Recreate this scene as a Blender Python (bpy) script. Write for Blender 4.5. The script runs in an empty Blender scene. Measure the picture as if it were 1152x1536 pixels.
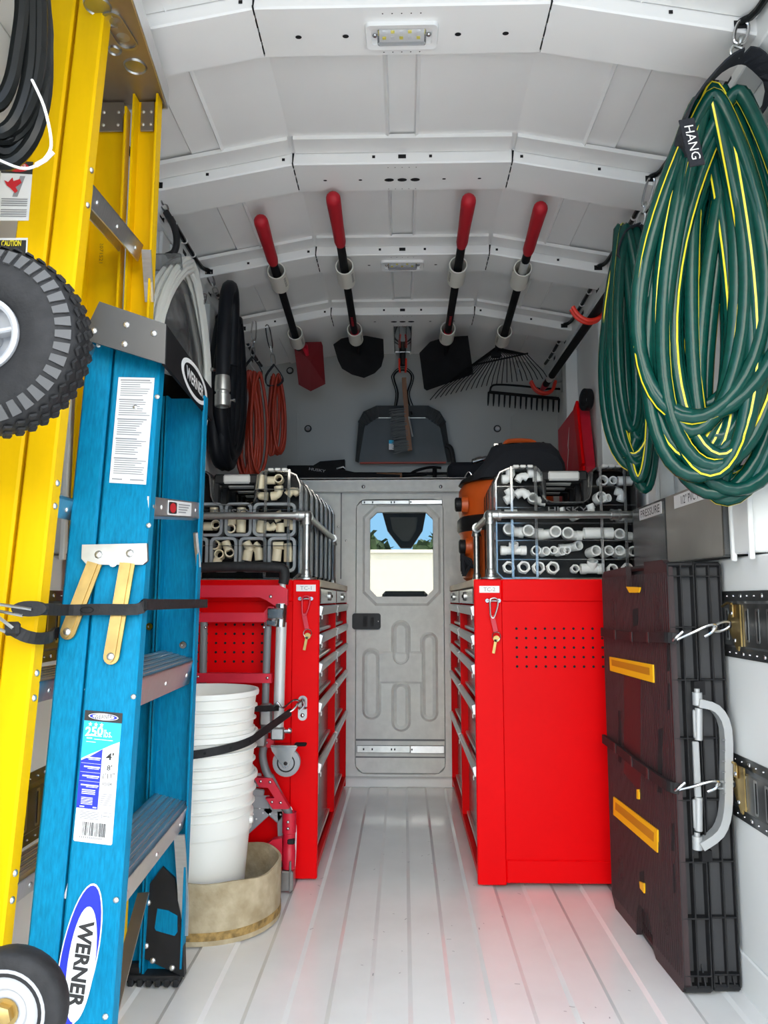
import bpy, math, random
from mathutils import Vector, Matrix
random.seed(7)
C = bpy.context.scene.collection
PI = math.pi
V = Vector

# ------------------------------------------------------------------ camera
F = 1154.0; H = 0.85
TH = math.atan(132/1154); PS = math.atan(29/1154*math.cos(TH))
cam_d = bpy.data.cameras.new('camera'); cam = bpy.data.objects.new('camera', cam_d); C.objects.link(cam)
cam_d.sensor_width = 36; cam_d.lens = F/1536*36; cam_d.clip_start = 0.02; cam_d.clip_end = 400
cam.location = (0, 0, H); cam.rotation_euler = (PI/2+TH, 0, PS)
bpy.context.scene.camera = cam

# ------------------------------------------------------------------ sky, sun, exposure
SKY = 1.5; SUN = 1.6
w = bpy.data.worlds.new('sky'); bpy.context.scene.world = w; w.use_nodes = True
nt = w.node_tree; nt.nodes.clear()
geo = nt.nodes.new('ShaderNodeTexCoord'); sep = nt.nodes.new('ShaderNodeSeparateXYZ')
ramp = nt.nodes.new('ShaderNodeValToRGB'); bg = nt.nodes.new('ShaderNodeBackground'); out = nt.nodes.new('ShaderNodeOutputWorld')
nt.links.new(geo.outputs['Generated'], sep.inputs[0]); nt.links.new(sep.outputs['Z'], ramp.inputs[0])
ramp.color_ramp.elements[0].position = 0.0; ramp.color_ramp.elements[0].color = (0.13, 0.28, 0.44, 1)
ramp.color_ramp.elements[1].position = 0.5; ramp.color_ramp.elements[1].color = (0.12, 0.28, 0.56, 1)
cn = nt.nodes.new('ShaderNodeTexNoise'); cn.inputs['Scale'].default_value = 2.2; cn.inputs['Detail'].default_value = 6
cmap = nt.nodes.new('ShaderNodeMapping'); cmap.inputs['Scale'].default_value = (1, 1, 2.2); cmap.inputs['Location'].default_value = (.6, 4.4, 3.1)
nt.links.new(geo.outputs['Generated'], cmap.inputs[0]); nt.links.new(cmap.outputs[0], cn.inputs[0])
cr = nt.nodes.new('ShaderNodeValToRGB'); cr.color_ramp.elements[0].position = .47; cr.color_ramp.elements[1].position = .57; nt.links.new(cn.outputs[0], cr.inputs[0])
cmix = nt.nodes.new('ShaderNodeMix'); cmix.data_type = 'RGBA'; cmix.inputs[7].default_value = (1.66, 1.56, 1.34, 1)
nt.links.new(cr.outputs[0], cmix.inputs[0]); nt.links.new(ramp.outputs[0], cmix.inputs[6]); nt.links.new(cmix.outputs[2], bg.inputs[0]); bg.inputs[1].default_value = SKY
nt.links.new(bg.outputs[0], out.inputs[0])
sun_d = bpy.data.lights.new('sun', 'SUN'); sun_d.energy = SUN; sun_d.angle = math.radians(2); sun_d.color = (1, .96, .9)
sun = bpy.data.objects.new('sun', sun_d); C.objects.link(sun)
sun.rotation_euler = V((.75, .25, -.62)).to_track_quat('-Z', 'Y').to_euler()
vs = bpy.context.scene.view_settings
vs.view_transform = 'Standard'; vs.look = 'None'; vs.gamma = 1; vs.use_curve_mapping = False
vs.exposure = 2.0
bpy.context.scene.cycles.max_bounces = 12; bpy.context.scene.cycles.diffuse_bounces = 6
bpy.context.scene.cycles.transparent_max_bounces = 40

# ------------------------------------------------------------------ helpers
def ray(px, py):
    xc = (px-576)/F; yc = (768-py)/F
    d = (xc, math.cos(TH)-yc*math.sin(TH), math.sin(TH)+yc*math.cos(TH))
    c, s = math.cos(PS), math.sin(PS)
    return V((c*d[0]-s*d[1], s*d[0]+c*d[1], d[2]))
def at(px, py, Y):
    d = ray(px, py); return V((0, 0, H))+d*(Y/d.y)
def atx(px, py, X):
    d = ray(px, py); return V((0, 0, H))+d*(X/d.x)

class MB:
    def __init__(s): s.v = []; s.f = []; s.sm = []
    def add(s, vs, fs, smooth=False):
        n = len(s.v); s.v += [V(p) for p in vs]; s.f += [[i+n for i in f] for f in fs]; s.sm += [smooth]*len(fs); return s
    def box(s, c, d, b=0.0, R=None):
        hx, hy, hz = d[0]/2, d[1]/2, d[2]/2; b = min(b, hx*.9, hy*.9, hz*.9)
        c = V(c); vs = []; fs = []
        if b <= 0:
            vs = [V((x, y, z)) for x in (-hx, hx) for y in (-hy, hy) for z in (-hz, hz)]
            fs = [[0, 1, 3, 2], [4, 6, 7, 5], [0, 4, 5, 1], [2, 3, 7, 6], [0, 2, 6, 4], [1, 5, 7, 3]]
        else:
            idx = {}
            for sx in (-1, 1):
                for sy in (-1, 1):
                    for sz in (-1, 1):
                        for a in range(3):
                            p = [sx*(hx-b), sy*(hy-b), sz*(hz-b)]; p[a] = (sx*hx, sy*hy, sz*hz)[a]
                            idx[(sx, sy, sz, a)] = len(vs); vs.append(V(p))
            for a in range(3):
                o = [k for k in range(3) if k != a]
                for sg in (-1, 1):
                    f = []
                    for q in ((-1, -1), (1, -1), (1, 1), (-1, 1)):
                        t = [0, 0, 0]; t[a] = sg; t[o[0]] = q[0]; t[o[1]] = q[1]; f.append(idx[(*t, a)])
                    if (sg > 0) != (a != 1): f.reverse()
                    fs.append(f)
                for q in ((-1, -1), (1, -1), (1, 1), (-1, 1)):
                    e = []
                    for sg in (-1, 1):
                        t = [0, 0, 0]; t[a] = sg; t[o[0]] = q[0]; t[o[1]] = q[1]; e.append(t)
                    f = [idx[(*e[0], o[0])], idx[(*e[1], o[0])], idx[(*e[1], o[1])], idx[(*e[0], o[1])]]
                    fs.append(f)
            for sx in (-1, 1):
                for sy in (-1, 1):
                    for sz in (-1, 1): fs.append([idx[(sx, sy, sz, a)] for a in range(3)])
            # orient outward
            g = []
            for f in fs:
                cc = sum((vs[i] for i in f), V())/len(f); n = (vs[f[1]]-vs[f[0]]).cross(vs[f[2]]-vs[f[0]])
                g.append(f if n.dot(cc) > 0 else f[::-1])
            fs = g
        if R is not None: vs = [R @ p for p in vs]
        return s.add([p+c for p in vs], fs)
    def bx(s, x0, x1, y0, y1, z0, z1, b=0.0):
        return s.box(((x0+x1)/2, (y0+y1)/2, (z0+z1)/2), (abs(x1-x0), abs(y1-y0), abs(z1-z0)), b)
    def bar(s, p0, p1, wd, th, b=0.0, up=(0, 0, 1)):      # rectangular bar p0-p1, th along 'up', wd sideways
        p0 = V(p0); p1 = V(p1); a = (p1-p0); L = a.length; a.normalize(); u = V(up); sdw = a.cross(u).normalized(); u = sdw.cross(a).normalized()
        R = Matrix((a, sdw, u)).transposed()
        return s.box((p0+p1)/2, (L, wd, th), b, R)
    def tube(s, pts, r, n=8, closed=False, cap=True, smooth=True):
        pts = [V(p) for p in pts]; N = len(pts); rr = r if isinstance(r, (list, tuple)) else [r]*N
        T = []
        for i in range(N):
            if closed: t = pts[(i+1) % N]-pts[i-1]
            else: t = pts[min(i+1, N-1)]-pts[max(i-1, 0)]
            if t.length < 1e-9: t = V((0, 0, 1))
            T.append(t.normalized())
        u = T[0].orthogonal().normalized(); fr = []
        for i in range(N):
            if i: u = (u-T[i]*u.dot(T[i]));  u = u.normalized() if u.length > 1e-6 else T[i].orthogonal().normalized()
            fr.append((u.copy(), T[i].cross(u)))
        vs = []
        for i in range(N):
            for k in range(n):
                a = 2*PI*k/n; vs.append(pts[i]+(fr[i][0]*math.cos(a)+fr[i][1]*math.sin(a))*rr[i])
        fs = []
        for i in range(N if closed else N-1):
            j = (i+1) % N
            for k in range(n): fs.append([i*n+k, i*n+(k+1) % n, j*n+(k+1) % n, j*n+k])
        s.add(vs, fs, smooth)
        if cap and not closed:
            m = len(s.v)-len(vs)
            s.f += [[m+k for k in range(n)][::-1], [m+(N-1)*n+k for k in range(n)]]; s.sm += [False, False]
        s.frames = (pts, fr, rr)
        return s
    def cyl(s, p0, p1, r0, r1=None, n=16):
        return s.tube([p0, p1], [r0, r0 if r1 is None else r1], n)
    def lathe(s, prof, c=(0, 0, 0), ax=(0, 0, 1), n=24, closed=False, smooth=True, cap=True):   # prof: (r, h)
        ax = V(ax).normalized(); u = ax.orthogonal().normalized(); w_ = ax.cross(u); c = V(c); vs = []
        for r, h in prof:
            for k in range(n):
                a = 2*PI*k/n; vs.append(c+ax*h+(u*math.cos(a)+w_*math.sin(a))*r)
        m = len(prof); fs = []
        for i in range(m if closed else m-1):
            j = (i+1) % m
            for k in range(n): fs.append([i*n+k, i*n+(k+1) % n, j*n+(k+1) % n, j*n+k])
        s.add(vs, fs, smooth)
        if not closed and cap:
            b = len(s.v)-len(vs)
            if prof[0][0] > 1e-6: s.f.append([b+k for k in range(n)][::-1]); s.sm.append(False)
            if prof[-1][0] > 1e-6: s.f.append([b+(m-1)*n+k for k in range(n)]); s.sm.append(False)
        return s
    def prism(s, poly, o, u, v, t, smooth=False):       # 2d polygon in plane (o,u,v), extruded by vector t
        o = V(o); u = V(u); v = V(v); t = V(t); n = len(poly)
        a = [o+u*p[0]+v*p[1] for p in poly]; b = [p+t for p in a]
        ar = sum(poly[i][0]*poly[(i+1) % n][1]-poly[(i+1) % n][0]*poly[i][1] for i in range(n))
        flip = (u.cross(v).dot(t) > 0) == (ar > 0)
        top = list(range(n)); bot = list(range(n, 2*n)); fs = [top[::-1] if flip else top, bot if flip else bot[::-1]]
        for i in range(n):
            j = (i+1) % n; f = [i, j, n+j, n+i]; fs.append(f if flip else f[::-1])
        return s.add(a+b, fs, smooth)
    def ring(s, outer, inner, o, u, v, t):              # frame between two outlines of equal length
        o = V(o); u = V(u); v = V(v); t = V(t); n = len(outer)
        P = [o+u*p[0]+v*p[1] for p in outer]+[o+u*p[0]+v*p[1] for p in inner]; P += [p+t for p in P]
        fs = []
        for i in range(n):
            j = (i+1) % n
            fs += [[i, j, n+j, n+i], [2*n+i, 3*n+i, 3*n+j, 2*n+j], [i, 2*n+i, 2*n+j, j], [n+i, n+j, 3*n+j, 3*n+i]]
        ar = sum(outer[i][0]*outer[(i+1) % n][1]-outer[(i+1) % n][0]*outer[i][1] for i in range(n))
        if (u.cross(v).dot(t) > 0) == (ar > 0): fs = [f[::-1] for f in fs]
        return s.add(P, fs)
    def ball(s, c, r, n=10, sc=(1, 1, 1), ax=(0, 0, 1)):
        pr = [(max(1e-7, math.sin(PI*i/(n//2+2))), -math.cos(PI*i/(n//2+2))) for i in range(n//2+3)]
        k = len(s.v); s.lathe([(p[0]*r, p[1]*r) for p in pr], (0, 0, 0), ax, n)
        for i in range(k, len(s.v)): p = s.v[i]; s.v[i] = V((p.x*sc[0], p.y*sc[1], p.z*sc[2]))+V(c)
        return s
    def rivet(s, c, nrm, r=.006, h=.003, n=8):
        return s.lathe([(r, 0), (r*.9, h*.55), (r*.5, h), (1e-6, h*1.05)], c, nrm, n)
    def sheet(s, rows):                                 # grid of points
        n = len(rows[0]); vs = [p for r in rows for p in r]; fs = []
        for i in range(len(rows)-1):
            for k in range(n-1): fs.append([i*n+k, i*n+k+1, (i+1)*n+k+1, (i+1)*n+k])
        return s.add(vs, fs)

OFF = {}
def link(name, me, mat, parent=None, base=None):
    o = bpy.data.objects.new(name, me); C.objects.link(o)
    if mat is not None and not me.materials: me.materials.append(mat)
    if parent is not None: o.parent = parent
    return o
def obj(name, mb, mat, parent=None):
    if parent is not None: off = OFF[parent.name]; loc = V((0, 0, 0))
    else:
        xs = [p.x for p in mb.v]; ys = [p.y for p in mb.v]; zs = [p.z for p in mb.v]
        off = V(((min(xs)+max(xs))/2, (min(ys)+max(ys))/2, min(zs))); loc = off
    me = bpy.data.meshes.new(name)
    me.from_pydata([p-off for p in mb.v], [], mb.f)
    me.polygons.foreach_set('use_smooth', mb.sm); me.update()
    if any(mb.sm): me.set_sharp_from_angle(angle=math.radians(42))
    o = link(name, me, mat, parent); o.location = loc; OFF[o.name] = off
    return o
def tag(o, label, cat, group=None):
    o['label'] = label; o['category'] = cat
    if group: o['group'] = group
    return o
def thing(name, label, cat, loc=(0, 0, 0), group=None):
    o = bpy.data.objects.new(name, None); C.objects.link(o); o.empty_display_size = .05
    o.location = loc; OFF[o.name] = V(loc); return tag(o, label, cat, group)
def struct(name, mb, mat):
    o = obj(name, mb, mat); o['kind'] = 'structure'; return o
def stuff(o): o['kind'] = 'stuff'; return o
def dup(root, d, label=None, group=None, rz=0):
    r = root.copy(); C.objects.link(r); r.location = root.location+V(d); OFF[r.name] = OFF[root.name]+V(d)
    if rz: r.rotation_euler.z += rz
    if label: r['label'] = label
    if group: r['group'] = group
    for ch in list(root.children):
        c = ch.copy(); C.objects.link(c); c.parent = r
        for g in list(ch.children):
            e = g.copy(); C.objects.link(e); e.parent = c
    return r
def text(s, o, u, v, size, mat, parent, name='lettering', width=None, bold=0.0, n=None, shear=0.0, center=True):
    """flat lettering with baseline direction u, up direction v, centred on o; lifted .4 mm along n"""
    cu = bpy.data.curves.new('lettering', 'FONT'); cu.body = s; cu.size = 1; cu.offset = bold; cu.shear = shear; cu.resolution_u = 2
    t = bpy.data.objects.new('lettering_tmp', cu); C.objects.link(t)
    dg = bpy.context.evaluated_depsgraph_get(); me = bpy.data.meshes.new_from_object(t.evaluated_get(dg))
    bpy.data.objects.remove(t); bpy.data.curves.remove(cu)
    xs = [p.co.x for p in me.vertices]; ys = [p.co.y for p in me.vertices]
    if not xs: return None
    x0, x1, y0, y1 = min(xs), max(xs), min(ys), max(ys)
    u = V(u).normalized(); v = V(v).normalized(); nn = V(n).normalized() if n is not None else u.cross(v)
    sy = size/(y1-y0); sx = width/(x1-x0) if width else sy
    off = OFF[parent.name]; cx = (x0+x1)/2 if center else x0
    for p in me.vertices:
        q = V(o)+u*((p.co.x-cx)*sx)+v*((p.co.y-(y0+y1)/2)*sy)+nn*.0005
        p.co = q-off
    ob = link(name, me, mat, parent); OFF[ob.name] = off
    return ob
def arc(c, r, a0, a1, n, u=(1, 0, 0), v=(0, 0, 1)):
    u = V(u); v = V(v); c = V(c)
    return [c+u*(r*math.cos(math.radians(a0+(a1-a0)*i/n)))+v*(r*math.sin(math.radians(a0+(a1-a0)*i/n))) for i in range(n+1)]
def rrect(x0, x1, y0, y1, r, n=4):
    p = []
    for cx, cy, a in ((x1-r, y1-r, 0), (x0+r, y1-r, 90), (x0+r, y0+r, 180), (x1-r, y0+r, 270)):
        for i in range(n+1):
            t = math.radians(a+90*i/n); p.append((cx+r*math.cos(t), cy+r*math.sin(t)))
    return p
def ell(cx, cy, rx, ry, n=28): return [(cx+rx*math.cos(2*PI*i/n), cy+ry*math.sin(2*PI*i/n)) for i in range(n)]
def spline(pts, k=6, closed=False):
    pts = [V(p) for p in pts]; N = len(pts); o = []
    rng = range(N if closed else N-1)
    for i in rng:
        if closed: a, b, c, d = pts[i-1], pts[i], pts[(i+1) % N], pts[(i+2) % N]
        else: a, b, c, d = pts[max(i-1, 0)], pts[i], pts[i+1], pts[min(i+2, N-1)]
        for j in range(k):
            t = j/k; o.append(.5*((2*b)+(c-a)*t+(2*a-5*b+4*c-d)*t*t+(3*b-a-3*c+d)*t**3))
    if not closed: o.append(pts[-1])
    return o
ORD = ['first', 'second', 'third', 'fourth', 'fifth', 'sixth', 'seventh', 'eighth', 'ninth', 'tenth', 'eleventh', 'twelfth']

# ------------------------------------------------------------------ materials
def mat(name, col, rough=.5, metal=0., var=0., scale=8., bump=0., bscale=60., stretch=None, coat=0., spec=.5, col2=None):
    m = bpy.data.materials.new(name); m.use_nodes = True; t = m.node_tree; b = t.nodes['Principled BSDF']
    b.inputs['Base Color'].default_value = (*col, 1); b.inputs['Roughness'].default_value = rough; b.inputs['Metallic'].default_value = metal
    b.inputs['Coat Weight'].default_value = coat; b.inputs['Coat Roughness'].default_value = .08; b.inputs['Specular IOR Level'].default_value = spec
    tc = t.nodes.new('ShaderNodeTexCoord'); mp = t.nodes.new('ShaderNodeMapping'); t.links.new(tc.outputs['Object'], mp.inputs[0])
    if stretch: mp.inputs['Scale'].default_value = stretch
    if var or col2:
        n = t.nodes.new('ShaderNodeTexNoise'); n.inputs['Scale'].default_value = scale; n.inputs['Detail'].default_value = 5
        t.links.new(mp.outputs[0], n.inputs[0]); r = t.nodes.new('ShaderNodeValToRGB'); t.links.new(n.outputs[0], r.inputs[0])
        r.color_ramp.elements[0].position = .32; r.color_ramp.elements[1].position = .68
        lo = col2 or tuple(c*(1-var) for c in col); r.color_ramp.elements[0].color = (*lo, 1)
        r.color_ramp.elements[1].color = (*(col if col2 else tuple(min(1, c*(1+var)) for c in col)), 1)
        t.links.new(r.outputs[0], b.inputs['Base Color'])
    if bump:
        n = t.nodes.new('ShaderNodeTexNoise'); n.inputs['Scale'].default_value = bscale; n.inputs['Detail'].default_value = 3
        t.links.new(mp.outputs[0], n.inputs[0]); bp = t.nodes.new('ShaderNodeBump'); bp.inputs['Strength'].default_value = bump; bp.inputs['Distance'].default_value = .004
        t.links.new(n.outputs[0], bp.inputs['Height']); t.links.new(bp.outputs[0], b.inputs['Normal'])
    return m
def clear(name, tint=(.95, .95, .95), gloss=.12, rough=.06, diff=0., dcol=(.6, .6, .6)):
    m = bpy.data.materials.new(name); m.use_nodes = True; t = m.node_tree; t.nodes.clear()
    o = t.nodes.new('ShaderNodeOutputMaterial'); tr = t.nodes.new('ShaderNodeBsdfTransparent'); tr.inputs[0].default_value = (*tint, 1)
    gl = t.nodes.new('ShaderNodeBsdfGlossy'); gl.inputs['Roughness'].default_value = rough; mx = t.nodes.new('ShaderNodeMixShader')
    fr = t.nodes.new('ShaderNodeLayerWeight'); fr.inputs['Blend'].default_value = gloss*2
    t.links.new(fr.outputs['Fresnel'], mx.inputs[0]); last = tr
    if diff:
        d = t.nodes.new('ShaderNodeBsdfDiffuse'); d.inputs[0].default_value = (*dcol, 1); m2 = t.nodes.new('ShaderNodeMixShader'); m2.inputs[0].default_value = diff
        t.links.new(tr.outputs[0], m2.inputs[1]); t.links.new(d.outputs[0], m2.inputs[2]); last = m2
    t.links.new(last.outputs[0], mx.inputs[1]); t.links.new(gl.outputs[0], mx.inputs[2]); t.links.new(mx.outputs[0], o.inputs[0])
    return m
WHITE = mat('white_enamel', (.80, .80, .785), .28, var=.03, scale=3)
FLOORM = mat('white_floor_paint', (.76, .76, .745), .20, var=.05, scale=5, coat=.3)
WALLM = mat('white_wall_paint', (.72, .735, .725), .42, var=.03, scale=2)
GREYD = mat('grey_door_plastic', (.76, .77, .745), .6, var=.05, scale=30, bump=.25, bscale=350)
DARK = mat('dark_hole', (.004, .004, .005), .9)
RED = mat('red_powder_coat', (.72, .0002, .002), .42, spec=.10, var=.04, scale=4)
RED2 = mat('crimson_plastic', (.55, .008, .03), .42, var=.06, scale=20)
REDD = mat('red_handle_grip', (.42, .004, .014), .6, bump=.1, bscale=300)
ORANGE = mat('orange_plastic', (.62, .10, .012), .4, var=.05, scale=20)
HOSEBLK = mat('black_hose_rubber', (.006, .007, .010), .5, spec=.25)
ORCORD = mat('orange_cord_jacket', (.32, .024, .006), .5)
HOOKR = mat('red_vinyl', (.75, .03, .012), .45)
BLACK = mat('black_plastic', (.010, .010, .011), .45, spec=.35, var=.2, scale=40)
RUBBER = mat('black_rubber', (.015, .015, .016), .6, spec=.3, var=.25, scale=60, bump=.15, bscale=250)
CABLE = mat('black_cable_jacket', (.008, .009, .009), .26, spec=.22)
BLKMET = mat('black_painted_steel', (.006, .006, .007), .65, spec=.16, var=.3, scale=30)
BACKW = mat('shaded_white_bulkhead', (.38, .385, .365), .4, var=.03, scale=2)  # white bulkhead, its base colour darkened to stand in for shade at the back
BRONZEP = mat('bronze_tinted_plastic', (.24, .22, .19), .28, var=.12, scale=7)
CELL = mat('charcoal_plastic', (.034, .035, .037), .5)
NAVY = mat('navy_black_fabric', (.012, .014, .020), .9, bump=.3, bscale=200)
STEEL = mat('galvanised_steel', (.46, .47, .46), .36, 1., var=.12, scale=25)
CHROME = mat('polished_chrome', (.52, .52, .52), .18, 1.)
ALU = mat('aluminium', (.72, .72, .71), .38, 1., var=.06, scale=40, stretch=(1, 12, 1))
ALUBR = mat('bronzed_aluminium', (.40, .37, .33), .45, 1., var=.12, scale=9)
ZINC = mat('yellow_zinc', (.46, .33, .13), .42, 1., var=.25, scale=14)
GREYP = mat('grey_painted_tube', (.17, .175, .18), .4)
GREYL = mat('grey_plastic', (.30, .31, .32), .5)
SILV = mat('silver_handle_plastic', (.40, .41, .41), .38, .3)
SILVG = mat('satin_silver_grip', (.62, .62, .60), .4, .2)
BLUE = mat('blue_fibreglass', (.0005, .185, .345), .5, spec=.12, var=.17, scale=60, stretch=(4, 4, .5), bump=.12, bscale=200)
YEL = mat('yellow_fibreglass', (.77, .465, .0005), .45, spec=.10, var=.06, scale=10, stretch=(3, 3, .3))
PVC = mat('white_pvc', (.85, .85, .83), .35)
PVC2 = mat('white_pvc_pipe', (.70, .68, .61), .4)
CPVC = mat('cream_cpvc', (.80, .69, .48), .38)
PEX = mat('white_pex_tubing', (.74, .74, .68), .32)
BUCK = mat('white_bucket_plastic', (.82, .82, .765), .4, var=.02)
WSTICK = mat('white_sticker', (.78, .78, .77), .5)
INK = mat('black_print', (.02, .02, .02), .6)
GINK = mat('grey_print', (.28, .28, .29), .6)
BINK = mat('blue_print', (.005, .02, .45), .5)
CYAN = mat('cyan_print', (.01, .42, .70), .5)
RINK = mat('red_print', (.55, .01, .02), .5)
YINK = mat('yellow_print', (.85, .72, .02), .5)
YPLAS = mat('yellow_plastic', (.92, .49, .01), .4)
GREEN = mat('green_hose_vinyl', (.002, .046, .035), .17, var=.12, scale=60, bump=.05, bscale=500, spec=.3)
YSTR = mat('yellow_hose_stripe', (.80, .68, .03), .3)
WOOD = mat('wood_handle', (.22, .10, .045), .55, var=.3, scale=20, stretch=(1, 1, .1))
WOODT = mat('laminated_wood_edge', (.55, .42, .28), .45, var=.2, scale=20, stretch=(1, .1, 1))
BROWNP = mat('dark_brown_plastic', (.030, .016, .017), .5, var=.25, scale=20, stretch=(1, 30, .3), bump=.15, bscale=120)
CLEAR = clear('clear_plastic', (.97, .975, .975), .045)
CLEARE = clear('clear_plastic_edge', (.80, .81, .81), .3, .1, .12, (.7, .7, .7))
SMOKE = clear('smoky_plastic', (.62, .63, .63), .12, .2, .24, (.36, .37, .37))
WRAP = clear('shrink_wrap', (.72, .73, .73), .25, .12, .15, (.55, .55, .55))
GLASS = clear('tinted_window_glass', (.62, .61, .58), .05, .01)
LENS = clear('lamp_lens', (.93, .94, .96), .12, .1, .10, (.8, .82, .85))
DUSTM = mat('grey_sheet_metal', (.07, .077, .08), .5, .2, var=.1)
BRIST = mat('grey_bristle', (.14, .15, .15), .8)
MOLD = mat('beige_fibre_drum', (.50, .42, .28), .75, scale=22, col2=(.33, .26, .15), bump=.5, bscale=90)
TAN = mat('brown_drum_band', (.30, .19, .06), .8, var=.5, scale=60)
# ------------------------------------------------------------------ the setting
Y0, YB, YU = 0.55, 3.70, 3.84            # rear opening, lower bulkhead face, upper bulkhead face
FACET = 0.309; SL = 0.19
def roofz(x, z=2.108): return z-max(0, abs(x)-FACET)*SL
# floor: pressed sheet with alternating raised strips
m = MB(); prof = [(-.80, 0)]; k0 = -9
for k in range(k0, 11):
    x = -.073+.0857*k; hi = (k % 2 == 0)
    a, b_ = (.0, -.005) if hi else (-.005, .0)
    prof += [(x-.005, a), (x+.005, b_)]
prof += [(.80, prof[-1][1])]
m.sheet([[V((x, Y0, z)) for x, z in prof], [V((x, 3.62, z)) for x, z in prof], [V((x, 3.655, -.004)) for x, z in prof], [V((x, 3.75, -.004)) for x, z in prof]])
m.bx(-.80, .80, Y0, 3.75, -.06, -.02)
floor = struct('floor', m, FLOORM)
m = MB()
r_ = random.Random(3)
for i in range(70):
    x = r_.uniform(-.28, .5); y = r_.uniform(1.66, 3.3); a = r_.uniform(0, PI); L = r_.choice((.002, .003, .006))
    u = V((math.cos(a), math.sin(a), 0)); v_ = V((-u.y, u.x, 0))*.0012
    m.add([V((x, y, .0006))+u*L+v_, V((x, y, .0006))-u*L+v_, V((x, y, .0006))-u*L-v_, V((x, y, .0006))+u*L-v_], [[0, 1, 2, 3]])
stuff(obj('scuff_mark', m, GINK, floor))
m = MB(); m.bx(-.80, .80, 3.645, 3.70, -.004, .036, .004); struct('baseboard_back', m, WHITE)
for sgn, nm in ((-1, 'left'), (1, 'right')):
    m = MB(); X = sgn
    m.bx(X*.745, X*.80, Y0, 3.72, -.02, .945, .004)         # lower liner
    m.bx(X*.782, X*.80, Y0, YU, .945, 2.06)                 # upper skin
    m.bx(X*.722, X*.782, Y0, YU, 1.965, 2.055, .003)        # top rail
    wl = struct('wall_'+nm, m, WALLM)
    m = MB(); m.bx(X*.738, X*.745, Y0, 3.64, -.01, .085, .003); struct('baseboard_'+nm, m, WALLM)
    for i in range(5):
        y = 1.04+.575*i+.02
        if sgn < 0 and i > 3: continue
        m = MB(); m.bx(X*.728, X*.7815, y, y+.075, .95, 1.965, .003)
        if i < 3:
            m.bx(X*.724, X*.735, y-.012, y, .935, 1.96, .002); m.bx(X*.724, X*.735, y+.075, y+.087, .935, 1.96, .002)
        obj('post', m, WALLM, wl)
    m = MB()
    for i in range(6):
        for q in (.13, .37):
            y = .9+.575*i+q; m.bx(X*.7215, X*.7235, y-.02, y+.02, 1.985, 2.0)
    stuff(obj('slot', m, DARK, wl))

# ceiling: roof skin panels and hat-section bows
ceil = bpy.data.objects.new('ceiling', None); C.objects.link(ceil); ceil['kind'] = 'structure'; OFF['ceiling'] = V((0, 0, 0))
def bow_y(i): return (.884+.577*i, .884+.577*i+.146)
def strip(m, xs, y0, y1, dz=0., th=.004):
    m.sheet([[V((x, y, roofz(x)+z+dz)) for x, z in xs] for y in (y0, y1)])
    m.sheet([[V((x, y, roofz(x)+z+dz+th)) for x, z in xs[::-1]] for y in (y0, y1)])
edges = [Y0-.05]+[sum(bow_y(i))/2 for i in range(5)]+[YU+.02]
for i in range(len(edges)-1):
    a, b_ = edges[i], edges[i+1]
    for part in (-1, 0, 1):
        m = MB()
        if part == 0: xs = [(-FACET, 0), (-.045, 0), (-.037, -.006), (-.033, .008), (.033, .008), (.037, -.006), (.045, 0), (FACET, 0)]
        else:
            xs = [(FACET, 0), (.486, 0), (.492, -.008), (.498, .004), (.574, .004), (.580, .012), (.80, .012)]
            if part < 0: xs = [(-x, z) for x, z in xs][::-1]
        strip(m, xs, a+.001, b_-.001); obj('roof_panel', m, WHITE, ceil)
        if 1 <= i <= 4:                                     # lap flange in front of the next bow
            f = bow_y(i)[0]; m = MB()
            x0, x1 = (-.30, .30) if part == 0 else ((.315, .72) if part > 0 else (-.72, -.315))
            ps = [V((x0, f-.002, roofz(x0)-.006)), V((x1, f-.002, roofz(x1)-.006)), V((x1*.995, f-.075, roofz(x1)-.010)), V((x0*.995, f-.075, roofz(x0)-.010))]
            m.add(ps, [[0, 1, 2, 3]]); m.add([p+V((0, 0, .004)) for p in ps], [[3, 2, 1, 0]])
            m.add([ps[2], ps[3], ps[3]+V((0, 0, .012)), ps[2]+V((0, 0, .012))], [[0, 1, 2, 3]])
            obj('lap_flange', m, WHITE, ceil)
def bz(x): return roofz(x, 2.070)
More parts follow.
